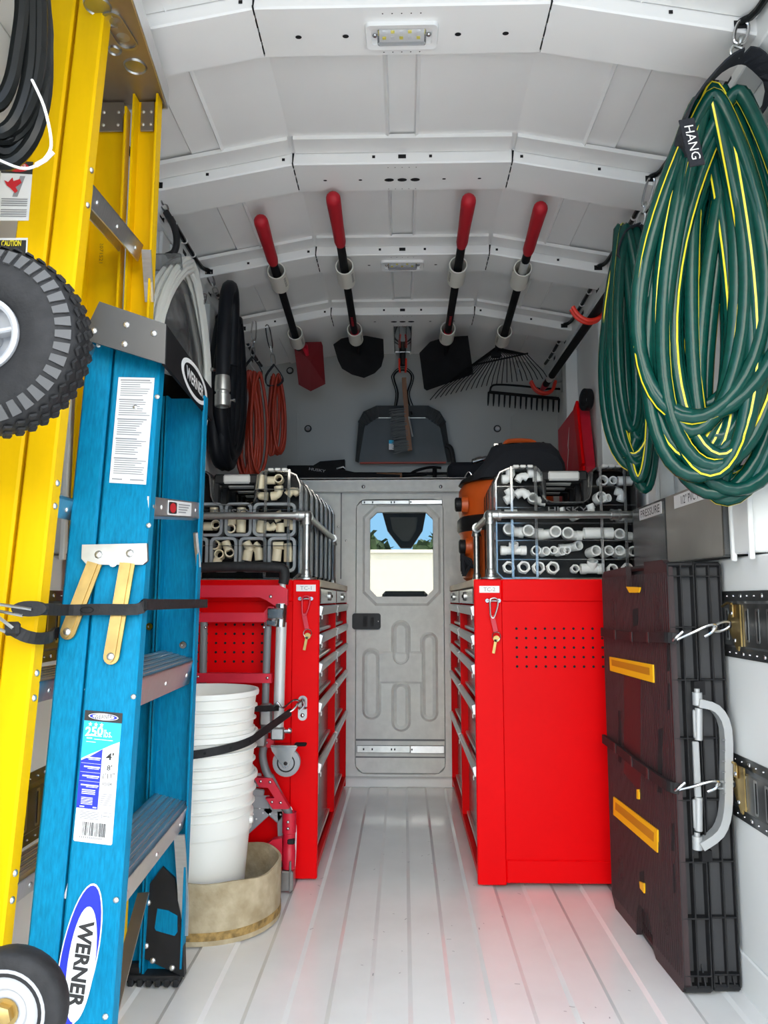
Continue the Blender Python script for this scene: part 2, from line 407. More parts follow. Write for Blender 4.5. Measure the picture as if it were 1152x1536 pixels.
for i in range(5):
    f, b_ = bow_y(i); root = None
    for part in (0, -1, 1):
        x0, x1 = (-FACET+.002, FACET-.002) if part == 0 else ((FACET+.001, .722) if part > 0 else (-.722, -FACET-.001))
        m = MB()
        P = lambda x, y, dz: V((x, y, bz(x)+dz))
        t = .004
        pr = [(f-.012, .040), (f, .040), (f, t), (f+.003, 0), (b_-.003, 0), (b_, t), (b_, .040)]
        if part == 0: pr[0] = (f, .040)
        m.sheet([[P(x, y, z) for y, z in pr] for x in (x0, x1)])
        if root is None: root = obj('roof_bow', m, WHITE, ceil); sub = root
        else: sub = obj('bow_segment', m, WHITE, root)
    m = MB()                                                # seams and punched holes
    for sg in (-1, 1):
        x = sg*FACET
        for y in (f+.008, f+.045, f+.085, f+.125): m.bx(x-.0014, x+.0014, y-.013, y+.010, bz(x)-.0006, bz(x)+.004)
        m.add([P(x-.0015, f-.0008, .004), P(x+.0015, f-.0008, .004), P(x+.005, f-.0008, .034), P(x-.001, f-.0008, .034)], [[0, 1, 2, 3]])
    def hole(x, y, rx, ry):
        n = V((0, 0, -1)); z = bz(x)-.0008
        m.add([V((x+rx*math.cos(2*PI*k/14), y+ry*math.sin(2*PI*k/14), bz(x+rx*math.cos(2*PI*k/14))-.0008)) for k in range(14)], [list(range(14))[::-1]])
    def fhole(x, rx, rz, dz=.020):
        m.add([V((x+max(-1, min(1, 1.4*math.cos(2*PI*k/16)))*rx, f-.0008, bz(x)+dz+rz*max(-1, min(1, 1.4*math.sin(2*PI*k/16))))) for k in range(16)], [list(range(16))])
    r = .0055 if i != 1 else .007
    for x in (-.225, -.122, .122, .225): hole(x, (f+b_)/2+.01, r, r*.8 if i == 1 else r*.7)
    if i in (2, 4):
        for x in (-.038, 0, .038): hole(x, (f+b_)/2+.012, .014, .009)
    fhole(0, .011, .006)
    for x in (-.08, .08, -.335, .335, -.55, .55): fhole(x, .0042, .0042)
    for sg in (-1, 1): fhole(sg*.69, .014, .009, .016)
    for x in (-.04, -.02, 0, .02, .04):
        for yy in (f+.02, b_-.012): hole(x, yy, .0016, .0016)
    stuff(obj('punched_hole', m, DARK, root))

# upper bulkhead, shelf and lower bulkhead with the pocket door
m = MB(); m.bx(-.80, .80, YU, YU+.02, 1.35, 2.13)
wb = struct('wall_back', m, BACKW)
for sg in (-1, 1):
    m = MB()
    a = [at(x, y, YU-.002) for x, y in ((420, 585), (446, 620), (446, 690))]
    if sg > 0: a = [at(x, y, YU-.002) for x, y in ((790, 600), (767, 626), (767, 690))]
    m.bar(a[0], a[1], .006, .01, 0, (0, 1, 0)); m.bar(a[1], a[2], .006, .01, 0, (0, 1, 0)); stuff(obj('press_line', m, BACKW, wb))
for px, py in ((435, 556), (462, 643), (746, 643)):
    p = at(px, py, YU); m = MB(); m.lathe([(.013, 0), (.012, .004), (.004, .004), (.004, .001)], p, (0, -1, 0), 14); b0 = obj('bolt', m, CHROME, wb); m = MB(); m.lathe([(.019, 0), (.018, .0012), (.013, .0014)], p, (0, -1, 0), 16, cap=False); obj('washer', m, RUBBER, b0)
m = MB(); m.bx(-.78, .78, 3.655, YU, 1.424, 1.434); m.bx(-.78, .78, 3.655, 3.668, 1.366, 1.434, .003)
sh = struct('trim_1', m, GREYD)
for px in (545, 661):
    m = MB(); m.rivet(at(px, 730, 3.655), (0, -1, 0), .010, .006); obj('bolt', m, CHROME, sh)
def to_rect(p, x0, x1, z0, z1, cx, cz, c):
    return (x0 if p[0] < cx else x1, z0 if p[1] < cz else z1)
DX0, DX1, DZ0, DZ1 = -.228, .195, .045, 1.335
hole_ = rrect(DX0, DX1, DZ0, DZ1, .05, 4)
outer_ = [to_rect(p, -.80, .80, -.01, 1.37, -.016, .69, 0) for p in hole_]
m = MB(); m.ring(outer_, hole_, (0, YB-.01, 0), (1, 0, 0), (0, 0, 1), (0, .05, 0))
lw = struct('wall_back_lower', m, GREYD)
for px, py in ((519, 811), (507, 790)):
    m = MB(); m.rivet(at(px, py, YB-.01), (0, -1, 0), .006, .003); obj('bolt', m, CHROME, lw)
m = MB(); p = at(512, 742, YB-.012); m.bx(p.x-.003, p.x+.003, YB-.013, YB-.009, .95, 1.366); stuff(obj('panel_joint', m, GREYP, lw))
def chamf(x0, x1, z0, z1, c): return [(x1-c, z1), (x0+c, z1), (x0, z1-c), (x0, z0+c), (x0+c, z0), (x1-c, z0), (x1, z0+c), (x1, z1-c)]
door_o = chamf(DX0+.004, DX1-.004, DZ0+.004, DZ1-.004, .03)
win = chamf(-.160, .144, .866, 1.272, .034)
m = MB(); m.ring(door_o, win, (0, YB, 0), (1, 0, 0), (0, 0, 1), (0, .03, 0))
door = struct('door_1', m, GREYD)
def loft(m, o, i, y0, y1):
    n = len(o); m.add([V((p[0], y0, p[1])) for p in o]+[V((p[0], y1, p[1])) for p in i], [[k, (k+1) % n, n+(k+1) % n, n+k] for k in range(n)]+[list(range(n, 2*n))])
m = MB()
o1 = chamf(-.196, .180, .822, 1.310, .062); i1 = chamf(-.184, .168, .834, 1.298, .058)
n = 8
for (A_, ya), (B_, yb) in (((o1, YB), (i1, YB-.014)), ((i1, YB-.014), (win, YB-.012)), ((win, YB-.012), (win, YB+.02))):
    m.add([V((p[0], ya, p[1])) for p in A_]+[V((p[0], yb, p[1])) for p in B_], [[k, (k+1) % n, n+(k+1) % n, n+k] for k in range(n)])
wf = obj('window_1', m, GREYD, door)
m = MB(); m.ring([to_rect(p, -.30, .27, -.004, 1.40, -.016, .69, 0) for p in door_o], chamf(DX0+.03, DX1-.03, DZ0+.03, DZ1-.02, .03), (0, YB+.032, 0), (1, 0, 0), (0, 0, 1), (0, .02, 0)); obj('door_stop', m, GREYD, lw)
m = MB(); m.prism(win, (0, YB+.012, 0), (1, 0, 0), (0, 0, 1), (0, .004, 0)); obj('pane', m, GLASS, wf)
m = MB()
gro = MB()
for x0, x1, z0, z1 in ((-.196, -.105, .291, .624), (.078, .163, .283, .699), (-.058, .034, .600-.06, .756), (-.058, .034, .237, .470)):
    o_ = rrect(x0, x1, z0, z1, (x1-x0)/2-.001, 6); mid = rrect(x0+.012, x1-.012, z0+.012, z1-.012, (x1-x0)/2-.013, 6); i_ = rrect(x0+.026, x1-.026, z0+.026, z1-.026, (x1-x0)/2-.027, 6)
    n = len(o_)
    m.add([V((p[0], YB-.0005, p[1])) for p in o_]+[V((p[0], YB-.017, p[1])) for p in mid]+[V((p[0], YB-.004, p[1])) for p in i_],
          [[k, (k+1) % n, n+(k+1) % n, n+k] for k in range(n)]+[[n+k, n+(k+1) % n, 2*n+(k+1) % n, 2*n+k] for k in range(n)]+[list(range(2*n, 3*n))])
o_ = rrect(-.125, .10, .458, .608, .01, 3); i_ = rrect(-.115, .09, .468, .598, .01, 3); loft(m, o_, i_, YB-.0005, YB-.010)
emb = obj('embossed_panel', m, GREYD, door)
m = MB(); hx0, hz0 = -.243, .712; m.prism(rrect(hx0, hx0+.135, hz0, .787, .012), (0, YB-.018, 0), (1, 0, 0), (0, 0, 1), (0, .018, 0))
dh = obj('door_handle', m, BLACK, door)
m = MB(); m.prism(rrect(hx0+.05, hx0+.072, hz0+.014, .775, .004), (0, YB-.021, 0), (1, 0, 0), (0, 0, 1), (0, .003, 0)); m.prism(rrect(hx0+.088, hx0+.103, hz0+.018, .768, .006), (0, YB-.024, 0), (1, 0, 0), (0, 0, 1), (0, .006, 0)); obj('latch_lever', m, RUBBER, dh)
m = MB(); m.rivet((hx0+.124, YB-.018, .749), (0, -1, 0), .004, .002); obj('screw', m, CHROME, dh)
for z0, z1, zz in ((.140, .177, 0), (1.308, 1.331, 1)):
    m = MB(); m.bx(DX0+.008 if not zz else -.20, .03, YB-.010, YB, z0+.002, z1-.002, .002); sr = obj('slide_rail', m, STEEL, door)
    m = MB(); m.bx(.03, .19, YB-.016, YB, z0, z1, .003); obj('outer_rail', m, ALU, sr)
    m = MB()
    for x in (-.19, -.15, -.06, -.045, .035): m.bx(x, x+.006, YB-.0175, YB-.0095, (z0+z1)/2-.004, (z0+z1)/2+.004)
    stuff(obj('punched_hole', m, DARK, sr))
m = MB(); m.bx(DX0+.004, DX1-.004, YB-.003, YB+.002, .195, .203); m.bx(DX0+.004, DX1-.004, YB-.003, YB+.002, .118, .124); stuff(obj('crease', m, GREYP, door))

# cab in front of the door, and what shows through its windscreen
m = MB(); m.bx(-1.0, 1.0, YU+.02, 5.2, 1.52, 1.56); m.bx(-1.02, -1, 3.76, 5.3, -.3, 1.5); m.bx(1, 1.02, 3.76, 5.3, -.3, 1.5); struct('cab_shell', m, GREYD)
m = MB(); m.bx(-.95, .95, 4.80, 5.25, .5, .84, .03); m.bx(-.13, .15, 4.76, 4.98, .80, .905, .02); p = at(604, 888, 4.7)
dash = obj('dashboard', m, BLACK); tag(dash, 'dark dashboard of the cab seen low through the door window', 'dashboard')
t = thing('rear_view_mirror', 'dark wedge-shaped cab mirror hanging in the door window', 'mirror', (0, 4.3, 1.2))
a = [at(x, y, 4.3) for x, y in ((572, 764), (640, 764), (634, 796), (617, 822), (601, 822), (581, 796))]
m = MB(); m.prism([(p.x, p.z) for p in a], (0, 4.3, 0), (1, 0, 0), (0, 0, 1), (0, .06, 0)); obj('housing', m, BLACK, t)
a = [at(x, y, 4.3) for x, y in ((585, 776), (627, 776), (624, 796), (614, 812), (603, 812), (589, 796))]
m = MB(); m.prism([(p.x, p.z) for p in a], (0, 4.29, 0), (1, 0, 0), (0, 0, 1), (0, .012, 0)); obj('mirror_glass', m, SMOKE, t)
m = MB(); m.cyl((-.02, 4.33, 1.38), (-.02, 4.33, 1.52), .012); m.cyl((-.02, 4.33, 1.30), (-.02, 4.33, 1.40), .012); obj('stem', m, BLACK, t)
FACADE = mat('white_render_wall', (.80, .79, .68), .8, var=.03)
LEAF = mat('tree_leaves', (.035, .07, .02), .8, var=.4, scale=3)
GROUND = mat('worn_asphalt', (.34, .335, .325), .9, var=.08, scale=.5)
t = thing('building', 'plain white building wall seen through the door window', 'building', (0, 14, -.75))
m = MB(); m.bx(-9, 9, 14, 18, -.75, 1.72); obj('wall', m, FACADE, t); m = MB(); m.bx(-9.05, 9.05, 13.95, 18.05, 1.70, 1.76); obj('coping', m, FACADE, t)
r_ = random.Random(5)
for i, (x, h) in enumerate(((-1.3, 3.0), (1.35, 3.05))):
    t = thing('tree', ['leafy tree behind the white wall, left side of the door window', 'leafy tree behind the white wall, right side of the door window'][i], 'tree', (x, 23, -.75), 'trees behind the white building')
    m = MB(); m.cyl((x, 23, -.75), (x, 23, 1.6), .12, .08, 8); obj('trunk', m, WOOD, t)
    m = MB()
    for k in range(420):
        a = r_.uniform(0, 2*PI); q = r_.uniform(-1, 1); rr = r_.uniform(.75, 1); c = V((x+rr*1.15*math.cos(a)*math.sqrt(1-q*q), 23+rr*1.1*math.sin(a)*math.sqrt(1-q*q), h-1.3+rr*q*1.1))
        d1 = V((r_.uniform(-1, 1), r_.uniform(-1, 1), r_.uniform(-1, 1)))*.28; d2 = V((r_.uniform(-1, 1), r_.uniform(-1, 1), r_.uniform(-1, 1)))*.28
        m.add([c-d1, c+d2, c+d1, c-d2], [[0, 1, 2, 3]])
    stuff(obj('crown', m, LEAF, t))
m = MB(); m.add([(-60, -60, -.75), (60, -60, -.75), (60, 90, -.75), (-60, 90, -.75)], [[0, 1, 2, 3]]); struct('ground', m, GROUND)

# interior lamps in the first and third visible bow
def ceiling_lamp(i, label):
    f, b_ = bow_y(i); y0, y1 = f+.042, f+.115; z = 2.070
    t = thing('ceiling_lamp', label, 'lamp', (0, (y0+y1)/2, z-.012))
    m = MB(); n = 5
    o_ = rrect(-.079, .079, y0, y1, .012, n); i_ = rrect(-.066, .066, y0+.012, y1-.012, .008, n); N = len(o_)
    m.add([V((p[0], p[1], z-.0002)) for p in o_]+[V((p[0]*.97, p[1], z-.010)) for p in o_]+[V((p[0], p[1], z-.008)) for p in i_]+[V((p[0], p[1], z-.001)) for p in i_],
          [[q*N+k, q*N+(k+1) % N, (q+1)*N+(k+1) % N, (q+1)*N+k] for q in range(3) for k in range(N)]+[list(range(3*N, 4*N))])
    obj('bezel', m, WSTICK, t)
    m = MB(); ym = (y0+y1)/2
    for sg in (-1, 1): m.lathe([(.006, 0), (.005, .003), (.002, .003)], (sg*.058, ym, z-.0075), (0, 0, -1), 10)
    m2 = MB(); m2.rivet((-.058, ym, z-.003), (0, 0, -1), .006, .004); obj('screw', m2, CHROME, t); m2 = MB(); m2.rivet((.058, ym, z-.003), (0, 0, -1), .006, .004); obj('screw', m2, CHROME, t)
    m = MB(); m.bx(-.050, .050, y0+.016, y1-.016, z-.004, z-.0015); bd = obj('led_board', m, PVC, t)
    for a in range(5):
        for c in range(2):
            m = MB(); m.bx(-.042+.0185*a, -.034+.0185*a, y0+.022+c*.018, y0+.028+c*.018, z-.0065, z-.004); obj('led_chip', m, YINK if (a+c) % 2 else WSTICK, bd)
    m = MB(); m.box((0, ym, z-.009), (.106, y1-y0-.026, .010), .004); obj('lens', m, LENS, t)
ceiling_lamp(1, 'nearest clear-lensed strip lamp set flush in the front roof bow')
ceiling_lamp(3, 'farther clear-lensed strip lamp between the hanging shovels')

# wiring along both roof edges
for sg, nm in ((-1, 'left'), (1, 'right')):
    pts = []
    for i in range(0, 5):
        f, b_ = bow_y(i)
        pts += [V((sg*.690, f-.004, bz(.69)+.020)), V((sg*.693, f+.02, bz(.69)+.022)), V((sg*.700, b_-.005, bz(.7)+.022)), V((sg*.710, b_+.03, 2.018)), V((sg*.712, f+.40, 2.016)), V((sg*.708, f+.54, 2.016))]
    t = thing('wiring_loom', 'black wiring loom tied along the %s roof edge' % nm, 'cable', (sg*.70, 2, 2.0))
    m = MB(); m.tube(spline(pts, 3), .0075, 7); obj('cable', m, CABLE, t)
    for i in range(0, 5):
        f, b_ = bow_y(i)
        for q in (.08, .20, .30):
            m = MB(); m.lathe([(.0078, -.003), (.0095, -.003), (.0095, .003), (.0078, .003)], (sg*.7115, b_+q, 2.017), (0, 1, 0), 8); m.bx(sg*.712, sg*.722, b_+q-.004, b_+q+.004, 2.010, 2.024); obj('cable_tie', m, PVC, t)
# ------------------------------------------------------------------ the two red tool cabinets
def cabinet(sg, xi, xo, ya, yb, label, tagtext):
    """sg: +1 for the cabinet on the right wall. xi aisle face, xo wall side"""
    top = .915; t = thing('tool_cabinet', label, 'cabinet', ((xi+xo)/2, (ya+yb)/2, 0))
    X = lambda d: xi+sg*d
    m = MB(); m.bx(X(-.002), X(abs(xo-xi)), ya+.020, yb+.004, top-.024, top, .002); obj('worktop', m, WOODT, t)
    # near side panel with its inset field
    m = MB(); fx = .086; z1 = top-.026
    m.bx(X(0), X(fx), ya, ya+.02, .006, top-.001, .003)
    m.bx(X(fx), xo, ya, ya+.02, .845, top-.001, .003); m.bx(X(fx), xo, ya, ya+.02, .012, .078, .003)
    m.bx(X(fx), xo, ya+.006, ya+.02, .076, .85, 0)
    sp = obj('side_panel', m, RED, t)
    m = MB()
    x0 = at(775, 943, ya).x if sg > 0 else at(393, 937, ya).x; pz = at(780, 943, ya).z if sg > 0 else at(380, 937, ya).z
    for i in range(11):
        for k in range(5):
            x = x0+sg*i*.0292; 
            if abs(x) > .72: continue
            m.lathe([(.0042, 0), (.0042, .0006)], (x, ya+.0055, pz-k*.0288), (0, -1, 0), 8)
    stuff(obj('peg_hole', m, DARK, sp))
    m = MB(); m.bx(X(0), xo, yb-.02, yb, .006, z1, .003); obj('side_panel', m, RED, t)
    m = MB(); m.bx(xo-sg*.012, xo, ya+.02, yb-.02, .006, z1); obj('back_panel', m, RED, t)
    m = MB(); m.bx(X(0), xo-sg*.012, ya+.02, yb-.02, .03, .05); m.bx(X(.012), X(.03), ya+.02, yb-.02, .006, .05); obj('base', m, RED, t)
    ym = (ya+yb)/2
    m = MB(); m.bx(X(0), X(.2), ym-.012, ym+.012, .05, z1, .002); obj('divider', m, RED, t)
    ys = ((ya+.02, ym-.012), (ym+.012, yb-.02))
    for c, (a, b_) in enumerate(ys):                         # chrome drawers under the top
        m = MB(); m.bx(X(-.003), X(.12), a+.002, b_-.002, .838, z1-.002, .003); d = obj('drawer', m, CHROME, t)
        m = MB(); yy = (a+b_)/2; m.lathe([(.016, 0), (.016, .006), (.012, .009), (.0001, .009)], (X(-.003), yy, .863), (-sg, 0, 0), 16); h = obj('lock', m, STEEL, d)
        m = MB(); m.lathe([(.006, .009), (.005, .012), (.0001, .012)], (X(-.003), yy, .863), (-sg, 0, 0), 10); obj('keyhole', m, DARK, d)
    rz = [.832, .742, .652, .530, .345]                      # rail heights (top)
    zb = rz[1:]+[.052]
    for c, (a, b_) in enumerate(ys):
        for k in range(5):
            # the grey lip rail above each bin opening, its face tilted
            m = MB(); m.prism([(0, 0), (.010, -.004), (.004, -.030), (-.004, -.032), (-.004, 0)], (X(0), a+.001, rz[k]), (-sg, 0, 0), (0, 0, 1), (0, b_-a-.002, 0))
            rl = obj('lip_rail', m, ALU, t)
            m = MB(); m.tube(arc((X(-.006), a+.012, rz[k]-.036), .007, 200, 520, 9, (0, 1, 0)), .0015, 5); obj('bin_clip', m, PVC, rl)
            m = MB(); z0, z1_ = zb[k]+.002, rz[k]-.034
            m.bx(X(.026), X(.030), a+.002, b_-.002, z0, z1_); bn = obj('bin_front', m, SMOKE, t)
            m = MB(); m.bx(X(.016), X(.030), a+.002, b_-.002, z0-.001, z0+.010, .002); obj('bin_edge', m, ALU, bn)
            m = MB(); hh = (z1_-z0); m.bx(X(.0250), X(.0256), a+.10, a+.24, z0+hh*.55, z0+hh*.85); obj('bin_label', m, WSTICK, bn)
            m = MB(); m.bx(X(.05), X(.30), a+.03, b_-.03, z0, z0+hh*.45, .01); obj('bin_content', m, GREYL, bn)
    # tag with lettering, hook and key
    px = 734 if sg > 0 else 459
    p = at(px, 884 if sg > 0 else 882, ya); m = MB(); m.bx(p.x-.031, p.x+.031, ya-.0012, ya, p.z-.0105, p.z+.0105); st = obj('name_tag', m, WSTICK, t)
    text(tagtext, (p.x, ya-.0012, p.z), (1, 0, 0), (0, 0, 1), .012, GINK, st, 'lettering', width=.036, n=(0, -1, 0))
    return t
cabL = cabinet(-1, -.266, -.742, 2.446, 3.635, 'red tool cabinet tagged TC-1 on the left behind the white buckets', 'TC-1')
cabR = cabinet(1, .220, .742, 2.409, 3.635, 'red tool cabinet tagged TC-2 on the right with bare perforated side', 'TC-2')

def keyring(px, py, ya, k, label):
    p = at(px, py, ya); y = ya-.010
    t = thing('key_clip', label, 'keys', (p.x, y, p.z-.2))
    m = MB(); m.cyl((p.x-.018, ya, p.z), (p.x-.018, ya-.012, p.z), .006, n=10); m.cyl((p.x+.018, ya, p.z), (p.x+.018, ya-.012, p.z), .006, n=10); m.cyl((p.x-.018, y, p.z), (p.x+.018, y, p.z), .0035, n=8); obj('peg_bracket', m, CHROME, t)
    q = lambda a, b_: V((p.x+a, y-.005, p.z+b_))
    m = MB(); m.tube(spline([q(-.008, .004), q(.010, .006), q(.014, -.012), q(.002, -.050), q(-.008, -.048), q(-.010, -.02)], 4, True), .0026, 6, True); obj('snap_hook', m, RED2 if k else STEEL, t)
    m = MB(); m.bar(q(-.004, -.046), q(.006, -.094), .014, .002, 0, (0, 1, 0)); obj('lanyard', m, RED2, t)
    m = MB(); m.tube(arc(q(.008, -.108), .013, 0, 360, 14)[:-1], .0012, 5, True); obj('split_ring', m, CHROME, t)
    m = MB(); m.bar(q(.006, -.118), q(-.002, -.160), .008, .002, 0, (0, 1, 0)); m.lathe([(.010, -.001), (.010, .001)], q(.008, -.116), (0, 1, 0), 12); obj('key', m, ZINC, t)
keyring(459, 898, 2.446, 1, 'keys on a red lanyard hanging below the TC-1 tag')
keyring(739, 901, 2.409, 0, 'keys on a red strap hanging below the TC-2 tag')

# ------------------------------------------------------------------ galvanised pipe rails on both worktops
def pipe_rail(sg, x, ya, yb, zt, xe, label, coup):
    t = thing('pipe_rail', label, 'railing', (x, ya, .915)); r = .0118
    def leg(y):
        m = MB(); m.cyl((x, y, .918), (x, y, zt-.02), r, n=14); m.lathe([(r+.0008, .918+.012), (r+.003, .918+.014), (r+.003, .918+.026), (r+.0006, .918+.03)], (x, y, 0), (0, 0, 1), 14); l = obj('post', m, STEEL, t)
        m = MB(); m.lathe([(.034, 0), (.034, .005), (.018, .008), (.0165, .016), (r, .016)], (x, y, .915), (0, 0, 1), 20); obj('flange', m, STEEL, l)
    leg(ya); leg(yb)
    m = MB(); m.cyl((x+sg*.02, ya, zt), (xe, ya, zt), r, n=14); obj('front_bar', m, STEEL, t)
    m = MB(); m.cyl((x, ya+.02, zt), (x, yb-.02, zt), r, n=14); obj('side_bar', m, STEEL, t)
    m = MB(); R = r+.004
    m.ball((x, ya, zt), R+.001, 12)
    for d, L in (((sg, 0, 0), .034), ((0, 1, 0), .03), ((0, 0, -1), .03)):
        m.lathe([(R-.001, 0), (R, L-.010), (R+.0022, L-.009), (R+.0022, L), (r, L)], (x, ya, zt), d, 14)
    obj('corner_elbow', m, STEEL, t)
    m = MB(); m.ball((x, yb, zt), R, 12)
    for d, L in (((0, -1, 0), .03), ((0, 0, -1), .03)): m.lathe([(R-.001, 0), (R, L-.010), (R+.0022, L-.009), (R+.0022, L), (r, L)], (x, yb, zt), d, 14)
    obj('end_elbow', m, STEEL, t)
    if coup:
        m = MB(); m.lathe([(r, -.016), (R+.002, -.016), (R+.002, -.008), (R, -.007), (R, .007), (R+.002, .008), (R+.002, .016), (r, .016)], (coup, ya, zt), (1, 0, 0), 14); obj('coupling', m, STEEL, t)
pipe_rail(1, .276, 2.436, 2.90, 1.118, .735, 'galvanised pipe rail around the case of white fittings', .672)
pipe_rail(-1, -.312, 2.474, 3.42, 1.122, -.742, 'galvanised pipe rail around the row of cases at left', None)

# ------------------------------------------------------------------ fitting cases
CW, CH, CT = .452, .360, .092
def case_outline(d=0):
    w, h = CW, CH; xl, xr, zn = .335*w, .685*w, .69*h
    p = [(d, .022), (.022, d), (w-.022, d), (w-d, .022), (w-d, h-.045), (w-.014-d*.6, h-.014-d*.6), (w-.045, h-d), (xr+.014+d, h-d), (xr+d, h-.016), (xr-.006+d, zn+.028), (xr-.012+d*.4, zn+.008), (xr-.03, zn-d),
         (xl+.03, zn-d), (xl+.012-d*.4, zn+.008), (xl+.006-d, zn+.028), (xl-d, h-.016), (xl-.014-d, h-d), (.045, h-d), (.014+d*.6, h-.014-d*.6), (d, h-.045)]
    return p
def organizer(x0, y0, label, shelves, hx, embossed=True):
    z0 = .9155; t = thing('organizer_case', label, 'case', (x0+CW/2, y0+CT/2, z0))
    ux, uz = (1, 0, 0), (0, 0, 1); O = (x0, 0, z0)
    m = MB(); m.prism(case_outline(.001), (x0, y0+CT-.006, z0), ux, uz, (0, .006, 0)); m.ring(case_outline(0), case_outline(.005), (x0, y0+.052, z0), ux, uz, (0, CT-.054, 0)); obj('case_body', m, BLACK, t)
    m = MB(); m.prism(case_outline(.002), (x0, y0, z0), ux, uz, (0, .0025, 0)); lid = obj('lid', m, CLEAR, t)
    m = MB(); m.ring(case_outline(0), case_outline(.0045), (x0, y0-.001, z0), ux, uz, (0, .052, 0)); obj('lid_rim', m, CLEARE, lid)
    for f in (.115, .285, .745, .915):
        m = MB(); m.bx(x0+f*CW-.0045, x0+f*CW+.0045, y0-.004, y0, z0+.004, z0+CH+.004, .001); obj('lid_rib', m, CLEARE, lid)
    m = MB()
    for a, b_, z in shelves: m.bx(x0+a*CW, x0+b_*CW, y0+.004, y0+.05, z0+z*CH-.001, z0+z*CH+.001)
    if shelves: obj('shelf_divider', m, CLEARE, t)
    for f0, f1 in ((.125, .275), (.755, .905)):
        m = MB()
        for i in range(3):
            g = (f1-f0)/3; m.bx(x0+(f0+g*i+.004)*CW, x0+(f0+g*(i+1)-.004)*CW, y0-.004, y0+.034, z0+CH-.001, z0+CH+.008, .002)
        obj('latch', m, SILVG, t)
        m = MB(); m.bx(x0+(f0-.02)*CW, x0+(f1+.02)*CW, y0-.006, y0+.006, z0-.0, z0+.008, .002); obj('hinge', m, CLEARE, t)
    m = MB(); zt = z0+CH-.022; xl, xr = x0+.34*CW, x0+.68*CW
    m.bx(xl, xr, y0+.038, y0+.075, zt-.018, zt+.018, .006); m.bx(xl, xl+.018, y0+.040, y0+.072, z0+.69*CH, zt, .003); m.bx(xr-.018, xr, y0+.040, y0+.072, z0+.69*CH, zt, .003); h = obj('handle', m, BLACK, t)
    m = MB(); m.bx(xl+hx[0], xl+hx[1], y0+.034, y0+.079, zt-.0155, zt+.0155, .006); obj('grip', m, SILVG, h)
    if embossed: text('HUSKY', (x0+.51*CW, y0-.0006, z0+.615*CH), ux, uz, .020, GREYP, lid, 'embossed_lettering', width=.125, n=(0, -1, 0))
    return t
XR, YR = .297, 2.462
WH = [(0, 1, .01), (0, 1, .175), (0, 1, .345), (0, 1, .50), (.0, .33, .64), (.70, 1, .66), (.0, .33, .83), (.68, 1, .83)]
organizer(XR, YR, 'clear organizer case full of white fittings, frontmost on the right cabinet', WH, (.022, .128))
for i in range(3):
    organizer(XR+.004*i, YR+.112*(i+1), 'organizer case standing %s behind the front case on the right cabinet' % ORD[i], [], (.02, .125), False)
XL, YL = -.337-CW, 2.502
CS = [(0, 1, .01), (0, 1, .31), (0, 1, .64), (.68, 1, .83)]
organizer(XL, YL, 'clear organizer case full of cream fittings, frontmost on the left cabinet', CS, (.03, .125))
for i in range(7):
    organizer(XL+.005*i, YL+.122*(i+1), 'organizer case standing %s behind the front case on the left cabinet' % ORD[i], [], (.02, .125), False)

